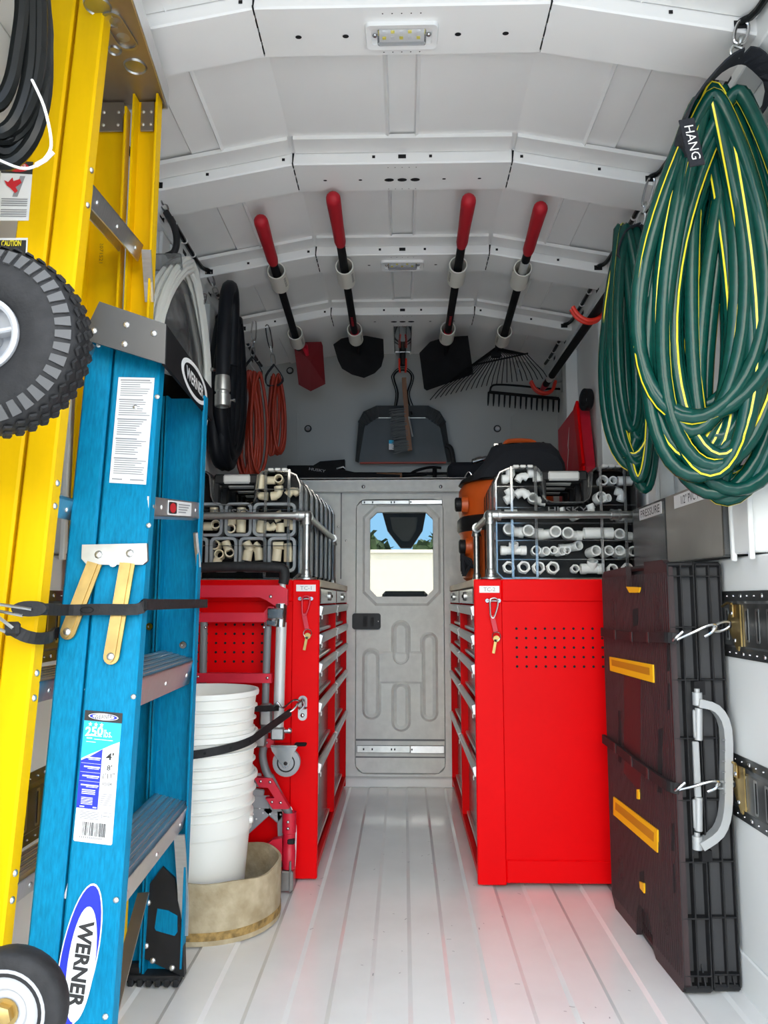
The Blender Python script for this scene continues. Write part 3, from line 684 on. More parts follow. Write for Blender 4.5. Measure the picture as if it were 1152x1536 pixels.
def ringm(m, c, r, L, ax, hexa=False):
    n = 6 if hexa else 18
    m.lathe([(r, -L/2), (r, L/2), (r*.74, L/2), (r*.70, -L/2)], c, ax, 18, True)
    if hexa: m.lathe([(r*1.22, -L*.12), (r*1.22, L*.18), (r*.8, L*.18), (r*.8, -L*.12)], c, ax, 6, True, False)
def fitting(kind, px, py, r, Yp, M_, label, group, tilt=0., L=None, side=1):
    c = at(px, py, Yp); r = r*Yp/F; m = MB(); ax = V((math.sin(tilt), -1, .12)).normalized()
    if kind == 'ring': ringm(m, c, r, L or .030, ax); nm = 'coupling'
    elif kind == 'hex': ringm(m, c, r*.84, .034, ax, True); nm = 'hex_adapter'
    elif kind == 'pipe':
        a = V((1, 0, tilt)).normalized(); ll = (L or .05)
        m.lathe([(r*.99, -ll/2), (r, -ll/2+.002), (r, ll/2), (r*.74, ll/2), (r*.70, -ll/2)], c, a, 18, True); nm = 'pipe_coupling'
    elif kind == 'up':
        a = V((tilt, 0, 1)).normalized(); ll = (L or .04)
        m.lathe([(r, -ll/2), (r, ll/2), (r*.74, ll/2), (r*.70, -ll/2)], c, a, 18, True); nm = 'pipe_coupling'
    elif kind == 'elbow':            # mouth to the front, branch to the side
        b_ = V((side, 0, -.1)).normalized()
        ringm(m, c, r, .016, ax); k = c-ax*.006
        m.tube(spline([k-ax*.004, k-ax*.014, k-ax*.022+b_*r*.6, k-ax*.024+b_*r*2.0, k-ax*.024+b_*r*(2.6)], 4), r*.88, 14, cap=False); ringm(m, k-ax*.024+b_*r*2.3, r, .016, b_); nm = 'elbow'
    elif kind == 'bend':             # 90 degree bend lying flat in the case
        u = V((math.cos(tilt), 0, math.sin(tilt))); v = V((-math.sin(tilt), 0, math.cos(tilt)))*side
        r *= .80; c = c+u*r*.5-v*r*.8
        ps = [c-u*r*1.5+v*0, c-u*r*.9]+[c-u*r*.9+u*r*.9*math.sin(a)+v*r*.9*(1-math.cos(a)) for a in (.4, .8, 1.2, PI/2)]+[c+v*r*1.7]
        m.tube(ps, r*.82, 14); ringm(m, ps[0]+u*.004, r, .018, u); ringm(m, ps[-1]-v*.004, r, .018, v); nm = 'elbow'
    elif kind == 'tee':
        ll = L or .07; m.lathe([(r, -ll/2), (r, -ll/2+.018), (r*.86, -ll/2+.019), (r*.86, ll/2-.019), (r, ll/2-.018), (r, ll/2), (r*.7, ll/2), (r*.7, -ll/2)], c, (1, 0, 0), 16, True)
        m.lathe([(r*.86, 0), (r*.86, r*1.0), (r, r*1.0), (r, r*1.7), (r*.7, r*1.7), (r*.7, 0)], c, (0, -.6, side), 16, True); nm = 'tee'
    elif kind == 'cap': m.lathe([(r, -.014), (r, .004), (r*.85, .014), (r*.5, .020), (1e-5, .022)], c, (-1, 0, .1), 16); nm = 'cap'
    o = obj(nm, m, M_); tag(o, label, 'fitting', group)
def zr(px, py): return 730+px/5.009, 690+py/5.009
rows_r = {
 'left lobe, upper shelf,': [('bend', 160, 118, 44, 0, 1), ('bend', 262, 135, 36, 2.6, 1), ('bend', 350, 118, 42, 1.6, 1)],
 'left lobe, lower shelf,': [('bend', 165, 262, 44, .5, 1), ('bend', 262, 256, 42, 2.2, 1), ('elbow', 345, 285, 38, 0, 1)],
 'right lobe, upper shelf,': [('ring', 868, 160, 38, 0, 1), ('ring', 940, 160, 32, .1, 1), ('pipe', 1035, 158, 36, 0, 1, .045)],
 'right lobe, lower shelf,': [('ring', 848, 285, 44, .2, 1), ('ring', 892, 290, 30, .8, 1), ('bend', 1000, 268, 38, -.35, -1)],
 'third row': [('pipe', 180, 395, 24, 0, 1, .04), ('bend', 560, 388, 26, .2, 1), ('ring', 662, 420, 34, .3, 1), ('bend', 775, 372, 36, .4, 1), ('elbow', 1003, 424, 38, 0, 1)],
 'fourth row': [('elbow', 166, 520, 44, 0, 1), ('elbow', 312, 532, 44, 0, 1), ('elbow', 515, 540, 44, 0, -1), ('elbow', 608, 550, 44, 0, 1), ('pipe', 838, 550, 43, 0, 1, .092), ('elbow', 995, 557, 40, 0, 1)],
 'fifth row': [('tee', 200, 680, 36, 0, 1, .082), ('ring', 368, 684, 36, 0, 1), ('ring', 430, 690, 34, .4, 1), ('ring', 498, 682, 30, 0, 1), ('ring', 548, 688, 34, .5, 1), ('ring', 598, 684, 28, 0, 1), ('elbow', 683, 645, 36, .4, -1), ('ring', 798, 690, 40, .2, 1, .05), ('ring', 900, 690, 38, .1, 1, .05), ('ring', 985, 690, 38, 0, 1, .05), ('elbow', 1095, 688, 38, 0, -1)],
 'bottom row': [('hex', 165, 808, 48, 0, 1), ('hex', 277, 808, 50, 0, 1), ('hex', 387, 812, 50, 0, 1), ('hex', 495, 812, 50, 0, 1), ('hex', 660, 820, 34, 0, 1), ('tee', 790, 818, 40, 0, 1, .072), ('hex', 940, 822, 42, 0, 1), ('hex', 1052, 816, 42, 0, 1)],
}
KN = {'ring': 'coupling', 'elbow': 'elbow', 'bend': 'elbow', 'pipe': 'sleeve', 'tee': 'tee', 'hex': 'hex adapter', 'up': 'coupling', 'cap': 'cap'}
for row, L_ in rows_r.items():
    for i, it in enumerate(L_):
        k, x, y, r, tl, sd = it[:6]; px, py = zr(x, y)
        fitting(k, px, py, r/5.009, YR+.028, PVC, 'white %s in the right case, %s %s from the left' % (KN[k], row, ORD[i]), 'white fittings in the right case', tl, it[6] if len(it) > 6 else None, sd)
def zl(px, py): return 300+px/7.68, 690+py/7.68
rows_l = {
 'right lobe, upper layer,': [('up', 705, 262, 58, .1, 1, .05), ('pipe', 815, 235, 48, 0, 1, .03), ('ring', 912, 225, 52, 0, 1)],
 'right lobe, lower layer,': [('cap', 735, 418, 50, 0, 1), ('bend', 885, 370, 66, .1, 1), ('bend', 1062, 378, 60, 2.4, 1)],
 'first middle tray': [('pipe', 95, 765, 50, 0, 1, .03), ('up', 165, 600, 52, 0, 1, .03), ('ring', 182, 750, 54, .2, 1)],
 'second middle tray': [('ring', 354, 795, 58, .2, 1), ('up', 365, 690, 54, 0, 1, .03), ('up', 474, 765, 56, 0, 1, .042), ('up', 478, 600, 52, 0, 1, .03)],
 'third middle tray': [('up', 705, 770, 56, .1, 1, .04), ('bend', 815, 765, 54, -.9, 1), ('up', 925, 780, 50, 0, 1, .03), ('bend', 1030, 745, 56, 1.6, 1), ('bend', 900, 645, 44, .4, 1)],
 'first bottom tray': [('ring', 186, 986, 58, -.1, 1), ('up', 312, 990, 52, -.4, 1, .034), ('ring', 230, 1092, 56, 0, 1), ('ring', 342, 1072, 54, .2, 1), ('up', 190, 1180, 50, .5, 1, .03)],
 'second bottom tray': [('up', 560, 1000, 52, -.6, 1, .036), ('bend', 655, 1010, 46, .8, 1), ('up', 548, 1100, 54, .15, 1, .034), ('up', 680, 1085, 52, -.1, 1, .04)],
 'third bottom tray': [('pipe', 905, 985, 48, 0, 1, .034), ('up', 885, 1095, 54, .1, 1, .040), ('up', 1015, 1020, 50, -.2, 1, .034), ('up', 1018, 1110, 52, 0, 1, .036)],
}
for row, L_ in rows_l.items():
    for i, it in enumerate(L_):
        k, x, y, r, tl, sd = it[:6]; px, py = zl(x, y)
        fitting(k, px, py, r/7.68, YL+.030, CPVC, 'cream %s in the left case, %s %s from the left' % (KN[k], row, ORD[i]), 'cream fittings in the left case', tl, it[6] if len(it) > 6 else None, sd)
for i, (x0, x1, y0, y1, w_) in enumerate(((-180, 265, 490, 880, 'first of the middle trays'), (280, 600, 490, 880, 'second of the middle trays'), (605, 1105, 490, 880, 'third of the middle trays'), (-230, 95, 885, 1290, 'tray at the left end of the bottom row'), (105, 430, 885, 1290, 'first full tray of the bottom row'), (440, 765, 885, 1290, 'second full tray of the bottom row'), (775, 1105, 885, 1290, 'third full tray of the bottom row'))):
    a = at(*zl(x0, y1), YL+.006); b_ = at(*zl(x1, y0), YL+.006); m = MB()
    m.ring(rrect(a.x, b_.x, a.z, b_.z, .018), rrect(a.x+.009, b_.x-.009, a.z+.009, b_.z-.009, .012), (0, YL+.006, 0), (1, 0, 0), (0, 0, 1), (0, .05, 0))
    tag(obj('parts_tray', m, GREYL), 'grey rounded tray of cream fittings, %s' % w_, 'tray', 'grey trays in the left case')

# ------------------------------------------------------------------ shop vacuum, bag and clutter on the right worktop
vx, vy = .415, 3.10
t = thing('shop_vacuum', 'orange shop vacuum with black knobs behind the right cases', 'vacuum', (vx, vy, .915))
m = MB(); m.lathe([(.15, .0), (.175, .02), (.185, .19), (.19, .20)], (vx, vy, .917), (0, 0, 1), 28); obj('drum', m, ORANGE, t)
m = MB(); m.lathe([(.190, .20), (.196, .21), (.196, .25), (.186, .262)], (vx, vy, .917), (0, 0, 1), 28); obj('rim_band', m, BLACK, t)
m = MB(); m.lathe([(.186, .262), (.192, .30), (.188, .37), (.165, .405), (.10, .42), (1e-4, .425)], (vx, vy, .917), (0, 0, 1), 28); obj('motor_head', m, ORANGE, t)
m = MB(); m.lathe([(.190, .395), (.180, .412), (.15, .43), (1e-4, .445)], (vx, vy, .917), (0, 0, 1), 28); obj('head_cover', m, BLACK, t)
for px, py, Y in ((690, 757, 3.0), (696, 820, 3.02)):
    p = at(px, py, Y); m = MB(); m.lathe([(.034, -.03), (.032, -.006), (.024, -.004)], p, (-1, 0, 0), 18); k = obj('port_collar', m, ORANGE, t)
    m = MB(); m.lathe([(.026, -.006), (.028, .0), (.028, .016), (.022, .020), (1e-4, .020)], p, (-1, 0, 0), 18); obj('knob', m, BLACK, k)
m = MB()
sil = [(703, 726), (709, 714), (718, 702), (727, 690), (734, 677), (741, 671), (756, 668), (780, 667), (805, 668), (822, 671), (834, 680), (842, 698), (846, 726)]
rows = []
for y_, k in ((2.93, .62), (2.95, .86), (2.99, .98), (3.05, 1.0), (3.18, .98), (3.23, .84), (3.25, .6)):
    cx, cz = .50, 1.345; rows.append([V((cx+(p.x-cx)*(.55+.45*k), y_, cz+(p.z-cz)*k+.006*math.sin(5*i_+y_*40))) for i_, p in enumerate(at(q[0], q[1], 3.05) for q in sil)])
m.sheet(rows); m.sm = [True]*len(m.f); m.add(rows[0], [list(range(13))]); m.add(rows[-1], [list(range(13))[::-1]])
t = thing('tool_bag', 'black fabric tool bag with orange handle slumped above the vacuum', 'bag', (.47, 3.12, 1.33))
obj('bag_body', m, NAVY, t)
a = [at(x, y, 3.1) for x, y in ((757, 670), (763, 662), (796, 662), (806, 670))]; m = MB(); m.tube(spline(a, 4), .010, 8); obj('handle', m, ORANGE, t)
a = [at(x, y, 3.0) for x, y in ((752, 668), (775, 666), (805, 669), (815, 664), (818, 672), (806, 680))]; m = MB(); m.tube(spline(a, 4), .004, 6); pc = obj('power_cord', m, CABLE, t)
p = at(747, 668, 3.0); m = MB(); m.cyl(p+V((.016, 0, 0)), p, .011, .009, 10); pl = obj('plug', m, BLACK, t)
m = MB(); m.bx(p.x-.016, p.x, p.y-.005, p.y-.003, p.z-.006, p.z+.006); m.bx(p.x-.016, p.x, p.y+.003, p.y+.005, p.z-.006, p.z+.006); obj('plug_prong', m, CHROME, pl)
a = at(708, 694, 3.72); b_ = at(734, 687, 3.72); m = MB(); d = (b_-a).normalized()
m.lathe([(.012, 0), (.017, .003), (.017, .02), (.020, .021), (.020, .05), (.016, .052), (.016, .075), (.012, .08)], a, d, 14)
t = thing('pipe_nozzle', 'chrome ribbed nozzle lying on the shelf beside the black bag', 'nozzle', a); obj('nozzle_body', m, CHROME, t)
m = MB(); m.tube([b_, b_+V((.10, .02, -.01)), b_+V((.2, .03, -.04))], .010, 8); obj('hose', m, RUBBER, t)
m = MB(); a = [at(x, y, 3.68) for x, y in ((696, 718), (702, 708), (707, 712), (703, 718))]; m.tube(spline(a, 3), .003, 6); tag(obj('hook', m, CHROME), 'small chrome hook on the shelf lip below the nozzle', 'hook')
m = MB(); m.bx(.22, .70, 3.70, 3.83, 1.434, 1.52, .02); tag(obj('storage_box', m, NAVY), 'flat black box lying at the right end of the high shelf', 'box')
t = thing('cord_tangle', 'tangle of black webbing strap beside the orange vacuum', 'strap', (.28, 2.95, .915))
for k in range(6):
    r_ = random.Random(40+k); a = [at(r_.uniform(672, 712), r_.uniform(822, 868), 2.98+.02*k) for q in range(6)]
    a = [V((max(.235, p.x), p.y, max(.922, p.z))) for p in a]; m = MB(); m.tube(spline(a, 4), .007, 6); obj('strap_loop', m, NAVY, t)
# red boxed tool leaning on the right wall
t = thing('red_tool_box', 'red tool case leaning on the right wall behind the organizer cases', 'case', (.72, 3.25, .915))
a = [at(835, 645, 3.45), at(873, 605, 3.12), at(888, 700, 3.02)]
P_ = [V((.700, 3.45, .95)), V((.700, 3.02, .95)), V((.715, 3.02, a[2].z)), V((.722, 3.12, a[1].z)), V((.705, 3.45, a[0].z))]
m = MB(); m.add(P_+[p+V((.045, 0, 0)) for p in P_], [[0, 1, 2, 3, 4][::-1], [5, 6, 7, 8, 9], [0, 1, 6, 5], [1, 2, 7, 6], [2, 3, 8, 7], [3, 4, 9, 8], [4, 0, 5, 9]]); obj('case_body', m, RED2, t)
m = MB(); m.bar(P_[2]+V((-.004, .01, -.45)), P_[2]+V((-.004, .01, 0)), .06, .012, .003, (1, 0, 0)); m.bar(P_[2]+V((-.004, .01, 0)), P_[3]+V((-.004, .02, 0)), .06, .012, .003, (1, 0, 0)); obj('case_edge', m, RED, t)
bolt = [(0, 0), (.05, .10), (.035, .105), (.07, .19), (.03, .12), (.045, .11)]
q = at(857, 692, 3.3); m = MB(); m.prism([(-x, z) for x, z in bolt], (.7035, 3.28, q.z-.06), (0, 1, 0), (0, 0, 1), (-.001, 0, 0)); obj('emblem', m, WSTICK, t)
m = MB(); m.lathe([(.028, -.012), (.045, -.012), (.045, .012), (.028, .012)], (.738, 3.04, 1.65), (-1, -.2, 0), 20, True); obj('carry_handle', m, BLACK, t)
t = thing('product_card', 'white and blue product card on the right wall beside the red case', 'card', (.77, 2.93, 1.3))
a = at(898, 665, 2.93); m = MB(); m.bx(.770, .778, 2.86, 3.0, a.z-.12, a.z+.09, .002); cd = obj('card', m, WSTICK, t)
m = MB(); m.bx(.7692, .7702, 2.862, 2.998, a.z-.118, a.z-.03); obj('blue_panel', m, mat('card_blue', (.03, .09, .25), .5), t)
m = MB()
for k in range(5): m.bx(.7692, .7702, 2.88, 2.96, a.z+.05-.018*k, a.z+.056-.018*k)
stuff(obj('print_line', m, INK, t))
# smoky parts bins on the right wall ledge
for nm, xa, xb, zz, tx, lab in ((0, 2.11, 2.40, .18, 'PRESSURE', 'smoky parts bin of white pipe labelled PRESSURE, farther one on the wall ledge'), (1, 1.735, 2.10, .18, '1/2" PVC 1 1/4"', 'bronze-tinted parts bin with paper label, nearer one on the wall ledge')):
    t = thing('parts_bin', lab, 'bin', (.74, (xa+xb)/2, .945)); x0, x1 = .715, .775
    m = MB(); z0, z1 = .948, .948+zz
    m.bx(x0, x1, xa, xa+.003, z0, z1); m.bx(x0, x1, xb-.003, xb, z0, z1); m.bx(x0, x1, xa, xb, z0, z0+.003); obj('bin_shell', m, SMOKE, t)
    m = MB(); m.bx(x0, x0+.003, xa, xb, z0, z1); obj('bin_front', m, SMOKE if nm == 0 else BRONZEP, t)
    m = MB(); m.bx(x0-.0012, x0, xa+.02, xb-.07, z1-.040, z1-.006); lb = obj('bin_label', m, WSTICK, t)
    text(tx, (x0-.0012, (xa+xb-.05)/2, z1-.023), (0, -1, 0), (0, 0, 1), .022, INK, lb, 'lettering', width=min(.17, (xb-xa)*.6), n=(-1, 0, 0))
    if nm == 0:
        for k in range(3): m = MB(); m.cyl((.745, xa+.01, z0+.03+.045*k), (.745, xb-.01, z0+.03+.045*k), .022, n=14); obj('pipe_piece', m, PVC, t)
# ------------------------------------------------------------------ folded platform cart leaning on the left cabinet
cy_ = 2.385
def A(px, py, Y=None): return at(px, py, Y or cy_)
t = thing('platform_cart', 'folded red and grey platform cart strapped to the left cabinet', 'cart', (-.42, cy_, 0))
m = MB(); ps = [A(296, 852), A(345, 850), A(412, 851), A(424, 854), A(427, 862), A(425, 876)]; ps[0].x = -.66; m.tube(spline(ps, 4), .016, 10); obj('push_handle', m, RUBBER, t)
m = MB(); m.cyl(A(424, 874), A(424, 905), .0095, n=10); m.cyl(A(423, 905), A(417, 1105), .0165, n=14); obj('telescopic_tube', m, SILVG, t)
m = MB(); a, b_ = A(422, 906), A(420, 940); m.cyl(a, b_, .020, n=14); m.bx(a.x-.040, a.x+.012, a.y-.026, a.y-.010, a.z-.046, a.z-.012, .004); m.bx(a.x-.044, a.x-.01, a.y-.022, a.y-.006, b_.z+.002, b_.z+.022, .004); obj('clamp', m, CHROME, t)
def red_part(nm, poly, th=.022, mt=RED2, y=None, parent=t):
    y = y or cy_; P_ = [A(px, py, y) for px, py in poly]; m = MB(); m.prism([(p.x, p.z) for p in P_], (0, y-.012, 0), (1, 0, 0), (0, 0, 1), (0, th, 0)); return obj(nm, m, mt, parent)
def riv(parent, px, py, r=.006, y=None, mt=CHROME):
    p = A(px, py, (y or cy_)-.012); m = MB(); m.rivet(p, (0, -1, 0), r, .004); obj('rivet', m, mt, parent)
x = red_part('top_crosspiece', [(282, 878), (420, 878), (432, 884), (432, 908), (412, 908), (400, 900), (390, 896), (300, 896), (282, 902)]); riv(x, 406, 895)
x = red_part('second_crosspiece', [(282, 909), (303, 919), (396, 919), (404, 910), (412, 910), (412, 933), (282, 933)]); riv(x, 405, 917, .005); riv(x, 308, 941, .005); riv(x, 396, 941, .005)
m = MB(); m.cyl(A(402, 930), A(396, 1118), .0115, n=12); m.tube(spline([A(396, 1118), A(394, 1135), A(399, 1156), A(407, 1170)], 4), .012, 10); obj('side_tube', m, GREYP, t)
m = MB(); m.cyl(A(306, 930), A(302, 1160), .0115, n=12); obj('side_tube', m, GREYP, t)
x = red_part('lower_crossbar', [(284, 1009), (408, 1010), (408, 1024), (284, 1023)], .03, y=cy_-.006); riv(x, 401, 1017, .005, cy_-.006); riv(x, 297, 1015, .005, cy_-.006)
m = MB(); a = A(398, 1072, 2.37); m.bx(a.x-.016, a.x+.022, a.y-.02, a.y+.01, a.z-.032, a.z+.034, .006); b_ = A(430, 1096, 2.37); m.cyl(A(384, 1096, 2.37), A(434, 1097, 2.37), .006, n=8); c = A(417, 1098, 2.37); m.bx(c.x-.02, c.x+.02, c.y-.016, c.y+.012, c.z-.022, c.z+.014, .004); m.rivet(b_+V((.006, -.002, 0)), (1, 0, 0), .009, .010); d = A(388, 1108, 2.37); m.bx(d.x-.014, d.x+.024, d.y-.015, d.y+.01, d.z-.024, d.z+.018, .006); obj('hinge_clamp', m, STEEL, t)
x = red_part('hinge_crosspiece', [(380, 1107), (412, 1107), (411, 1121), (380, 1119)], y=2.39); riv(x, 400, 1114, .005, 2.39)
ca = A(418, 1118, 2.36)
m = MB(); P_ = [A(px, py, 2.36) for px, py in ((408, 1117), (447, 1119), (443, 1126), (434, 1149), (427, 1149), (410, 1124))]; m.prism([(p.x, p.z) for p in P_], (0, 2.335, 0), (1, 0, 0), (0, 0, 1), (0, .004, 0)); m.prism([(p.x, p.z) for p in P_], (0, 2.375, 0), (1, 0, 0), (0, 0, 1), (0, .004, 0)); m.bx(P_[0].x, P_[1].x, 2.335, 2.379, P_[0].z-.003, P_[0].z+.003, .001)
cs = obj('caster_fork', m, CHROME, t)
wc = A(430, 1143, 2.357); m = MB(); m.lathe([(.012, -.015), (.034, -.013), (.041, -.009), (.041, .009), (.034, .013), (.012, .015)], wc, (0, -1, 0), 28); obj('caster_wheel', m, GREYL, cs)
m = MB(); m.lathe([(.026, .0135), (.027, .0155), (.024, .0155), (.023, .014)], wc, (0, -1, 0), 24, cap=False); m.rivet(wc+V((0, -.022, 0)), (0, -1, 0), .006, .004); obj('wheel_ring', m, RUBBER, cs)
m = MB(); m.bx(P_[1].x-.01, P_[1].x+.026, 2.345, 2.37, P_[1].z+.001, P_[1].z+.010, .003); obj('brake_lever', m, BLKMET, cs)
x = red_part('corner_sleeve', [(382, 1165), (409, 1166), (435, 1211), (432, 1212), (410, 1212), (399, 1196), (413, 1196), (403, 1180), (390, 1180)], .026, y=2.38); [riv(x, *q, .005, 2.38) for q in ((391, 1172), (405, 1173), (408, 1203), (421, 1204))]
m = MB(); m.tube(spline([A(404, 1164), A(412, 1180), A(424, 1205), A(431, 1216), A(434, 1228), A(434, 1245)], 4), .013, 10); obj('lower_tube', m, GREYP, t)
m = MB(); a, b_ = A(434, 1226, 2.37), A(433, 1302, 2.37)
m.lathe([(.019, 0), (.020, .05), (.019, .052), (.018, .075), (.019, .08), (.019, .10), (.021, .102), (.021, .16), (.02, (a-b_).length)], b_, a-b_, 16); x = obj('lock_sleeve', m, RED2, t); riv(x, 432, 1233, .005, 2.36); riv(x, 432, 1243, .005, 2.36)
m = MB(); a = A(434, 1262, 2.355); m.bx(a.x-.006, a.x+.016, a.y-.006, a.y+.01, a.z-.008, a.z+.008, .003); obj('lock_button', m, BLACK, x)
m = MB(); b_ = A(432, 1326, 2.37); m.bx(b_.x-.02, b_.x+.018, 2.35, 2.40, .004, .06, .004); m.bx(b_.x+.006, b_.x+.012, 2.345, 2.40, .004, .09, .002); obj('foot_bracket', m, STEEL, t)
m = MB()
def strap(pa, pb, w_, y): m.bar(A(*pa, y), A(*pb, y), w_, .012, .003, (0, 1, 0))
strap((300, 1168), (392, 1170), .040, 2.40); strap((300, 1202), (405, 1203), .038, 2.40); strap((330, 1270), (402, 1205), .058, 2.405); strap((300, 1178), (396, 1192), .03, 2.407); strap((402, 1205), (425, 1225), .05, 2.405); strap((420, 1215), (424, 1300), .020, 2.405)
pl = obj('folding_deck', m, GREYL, t)
m = MB()
for k in range(5):
    for e in (-6, 6):
        p = A(352+10*k+e*.4, 1252-9*k+e*.6, 2.397); m.rivet(p, (0, -1, 0), .003, .003, 6)
for k in range(4): p = A(405+8*k, 1221+(k//2), 2.397); m.rivet(p, (0, -1, 0), .003, .003, 6)
stuff(obj('deck_stud', m, WSTICK, pl))
red_part('wheel_cover', [(400, 1266), (410, 1258), (424, 1256), (424, 1290), (414, 1290), (396, 1275)], .03, y=2.37)
m = MB(); p = A(376, 1290, 2.40); m.lathe([(.01, -.015), (.055, -.015), (.058, -.008), (.058, .008), (.055, .015), (.01, .015)], (p.x, 2.40, .062), (0, -1, 0), 24); obj('deck_wheel', m, RUBBER, t)
m = MB(); a, b_ = at(437, 1215, 2.415), at(443, 1240, 2.415); m.tube(spline([at(434, 1210, 2.42), a, b_, at(442, 1290, 2.42), at(440, 1310, 2.42)], 4), .004, 6); obj('pull_cord', m, PVC, t)
# strap anchor on the cabinet front with two rubber tarp straps
ya = 2.446; p = at(454, 1061, ya); t = thing('anchor_plate', 'small zinc anchor plate screwed to the left cabinet front', 'bracket', (p.x, ya, p.z))
m = MB(); m.prism(rrect(p.x-.014, p.x+.014, p.z-.040, p.z+.036, .013), (0, ya-.003, 0), (1, 0, 0), (0, 0, 1), (0, .003, 0)); obj('plate', m, STEEL, t)
for dz in (-.024, .022): m = MB(); m.rivet((p.x, ya-.003, p.z+dz), (0, -1, 0), .007, .004); obj('screw', m, CHROME, t)
m = MB(); m.tube(arc((p.x, ya-.006, p.z), .012, 0, 180, 8, (1, 0, 0), (0, -1, 0)), .004, 6); obj('loop', m, CHROME, t)
def band(m, pts, w_, th, up=(0, 0, 1)):
    pts = [V(q) for q in pts]; up = V(up); L = []
    for i, q in enumerate(pts):
        tg = (pts[min(i+1, len(pts)-1)]-pts[max(i-1, 0)]).normalized(); u_ = (up-tg*up.dot(tg)).normalized(); s_ = tg.cross(u_)
        L.append([q+u_*w_/2+s_*th/2, q+u_*w_/2-s_*th/2, q-u_*w_/2-s_*th/2, q-u_*w_/2+s_*th/2])
    vs = [v for r in L for v in r]; fs = []
    for i in range(len(L)-1):
        for k in range(4): fs.append([i*4+k, i*4+(k+1) % 4, i*4+4+(k+1) % 4, i*4+4+k])
    fs += [[3, 2, 1, 0], [len(vs)-4+k for k in range(4)]]
    return m.add(vs, fs)
BC = V((-.562, 2.185, 0))
def around(z0, z1, pstart, lab, name='rubber_strap'):
    t = thing(name, lab, 'strap', (BC.x, 2.0, z1)); pts = []
    for i in range(13):
        a = math.radians(200+ (350-200)*i/12); r = .156; pts.append(V((BC.x+r*math.cos(a), BC.y+r*math.sin(a), z0+(z1-z0)*i/12)))
    pts += [pts[-1]+(V(pstart)-pts[-1])*.5+V((0, -.004, 0)), V(pstart)]
    return t, pts
h1 = at(436, 1068, 2.40)
t, pts = around(.43, .475, h1, 'black rubber strap slanting across the stacked white buckets')
m = MB(); band(m, spline(pts, 3), .021, .006); sb = obj('strap_band', m, RUBBER, t)
m = MB()
for q in pts[3:13:2]: n_ = (q-BC); n_.z = 0; n_.normalize(); m.lathe([(.004, .003), (.004, .0036)], q, n_, 6)
stuff(obj('strap_hole', m, DARK, sb))
m = MB(); m.tube(spline([h1+V((-.02, -.006, 0)), h1+V((.006, -.012, .006)), at(452, 1050, 2.41), at(456, 1058, 2.42), at(449, 1066, 2.42)], 4), .0032, 6); obj('hook', m, CHROME, t)
h2 = at(412, 1062, 2.34); t = thing('rubber_strap', 'upper black rubber strap hooked just behind the white buckets', 'strap', h2)
m = MB(); band(m, [at(384, 1063, 2.25), at(398, 1063, 2.30), h2, at(417, 1062, 2.355)], .017, .008); obj('strap_band', m, RUBBER, t)
m = MB(); m.tube(spline([at(408, 1066, 2.335), at(416, 1054, 2.33), at(424, 1062, 2.345), at(440, 1050, 2.40), at(452, 1053, 2.42), at(455, 1060, 2.43)], 4), .0032, 6); obj('hook', m, CHROME, t)

# ------------------------------------------------------------------ nested buckets in the cut drum ring
bp = []
bh = .372; rt = .149; rb = .118
def br(z): return rb+(rt-rb)*z/bh
pf = [(.001, 0), (rb, 0), (rb+.002, .004)]
for z in (.05, .12, .20): pf.append((br(z), z))
pf += [(br(.222), .222), (br(.222)+.006, .224), (br(.268)+.006, .268), (br(.268), .270)]
for z in (.292, .326): pf += [(br(z)-.0, z-.003), (br(z)+.007, z), (br(z)+.007, z+.003), (br(z), z+.006)]
pf += [(br(.36), .355), (rt+.006, .358), (rt+.007, .366), (rt+.005, bh), (rt-.002, bh), (br(.34)-.003, .34), (br(.2)-.003, .2), (rb-.003, .005), (.001, .005)]
b0 = None
for i, (dz, lab) in enumerate(((.006, 'lowest white plastic bucket of the nested stack, standing in the beige ring'), (.118, 'middle white plastic bucket of the nested stack of three'), (.230, 'topmost white plastic bucket of the nested stack, rim at the top'))):
    t = thing('bucket', lab, 'bucket', (BC.x, BC.y, dz), 'white buckets nested in a stack')
    m = MB(); m.lathe(pf, (BC.x, BC.y, dz), (0, 0, 1), 48); obj('pail', m, BUCK, t)
    if i == 0:
        for sg in (1,): m = MB(); m.lathe([(.010, 0), (.008, .008)], (BC.x+br(.25)+.004, BC.y-.02, dz+.25), (1, 0, 0), 8); obj('bail_ear', m, BUCK, t)
        m = MB(); m.tube([V((BC.x+(br(.25)+.012)*math.cos(a), BC.y-.02+.1*0-(br(.25)+.012)*math.sin(a)*.0+ .13*math.sin(a), dz+.25-.06*math.sin(a))) for a in [PI*k/12 for k in range(13)]], .002, 5); obj('bail', m, STEEL, t)
RC = V((-.527, 2.178, 0)); R0 = .188
t = thing('drum_ring', 'beige cut-off fibre drum ring holding the white buckets', 'drum', RC)
m = MB(); n = 56
def rg(r, z, a): k = 1+.012*math.sin(2*a+1)+.006*math.sin(5*a); return V((RC.x+r*k*math.cos(a), RC.y+r*k*math.sin(a), z+(.004*math.sin(3*a)+.003*math.sin(7*a+2) if z > .1 else 0)))
pr = [(R0-.006, .0), (R0, 0), (R0+.001, .145), (R0-.006, .145)]
vs = [rg(r, z, 2*PI*k/n) for r, z in pr for k in range(n)]
m.add(vs, [[i*n+k, i*n+(k+1) % n, ((i+1) % 4)*n+(k+1) % n, ((i+1) % 4)*n+k] for i in range(4) for k in range(n)], True); obj('ring_wall', m, MOLD, t)
m = MB(); vs = [rg(R0+.0012, z, 2*PI*k/n) for z in (.012, .032) for k in range(n)]; m.add(vs, [[k, (k+1) % n, n+(k+1) % n, n+k] for k in range(n)], True); obj('rust_band', m, TAN, t)

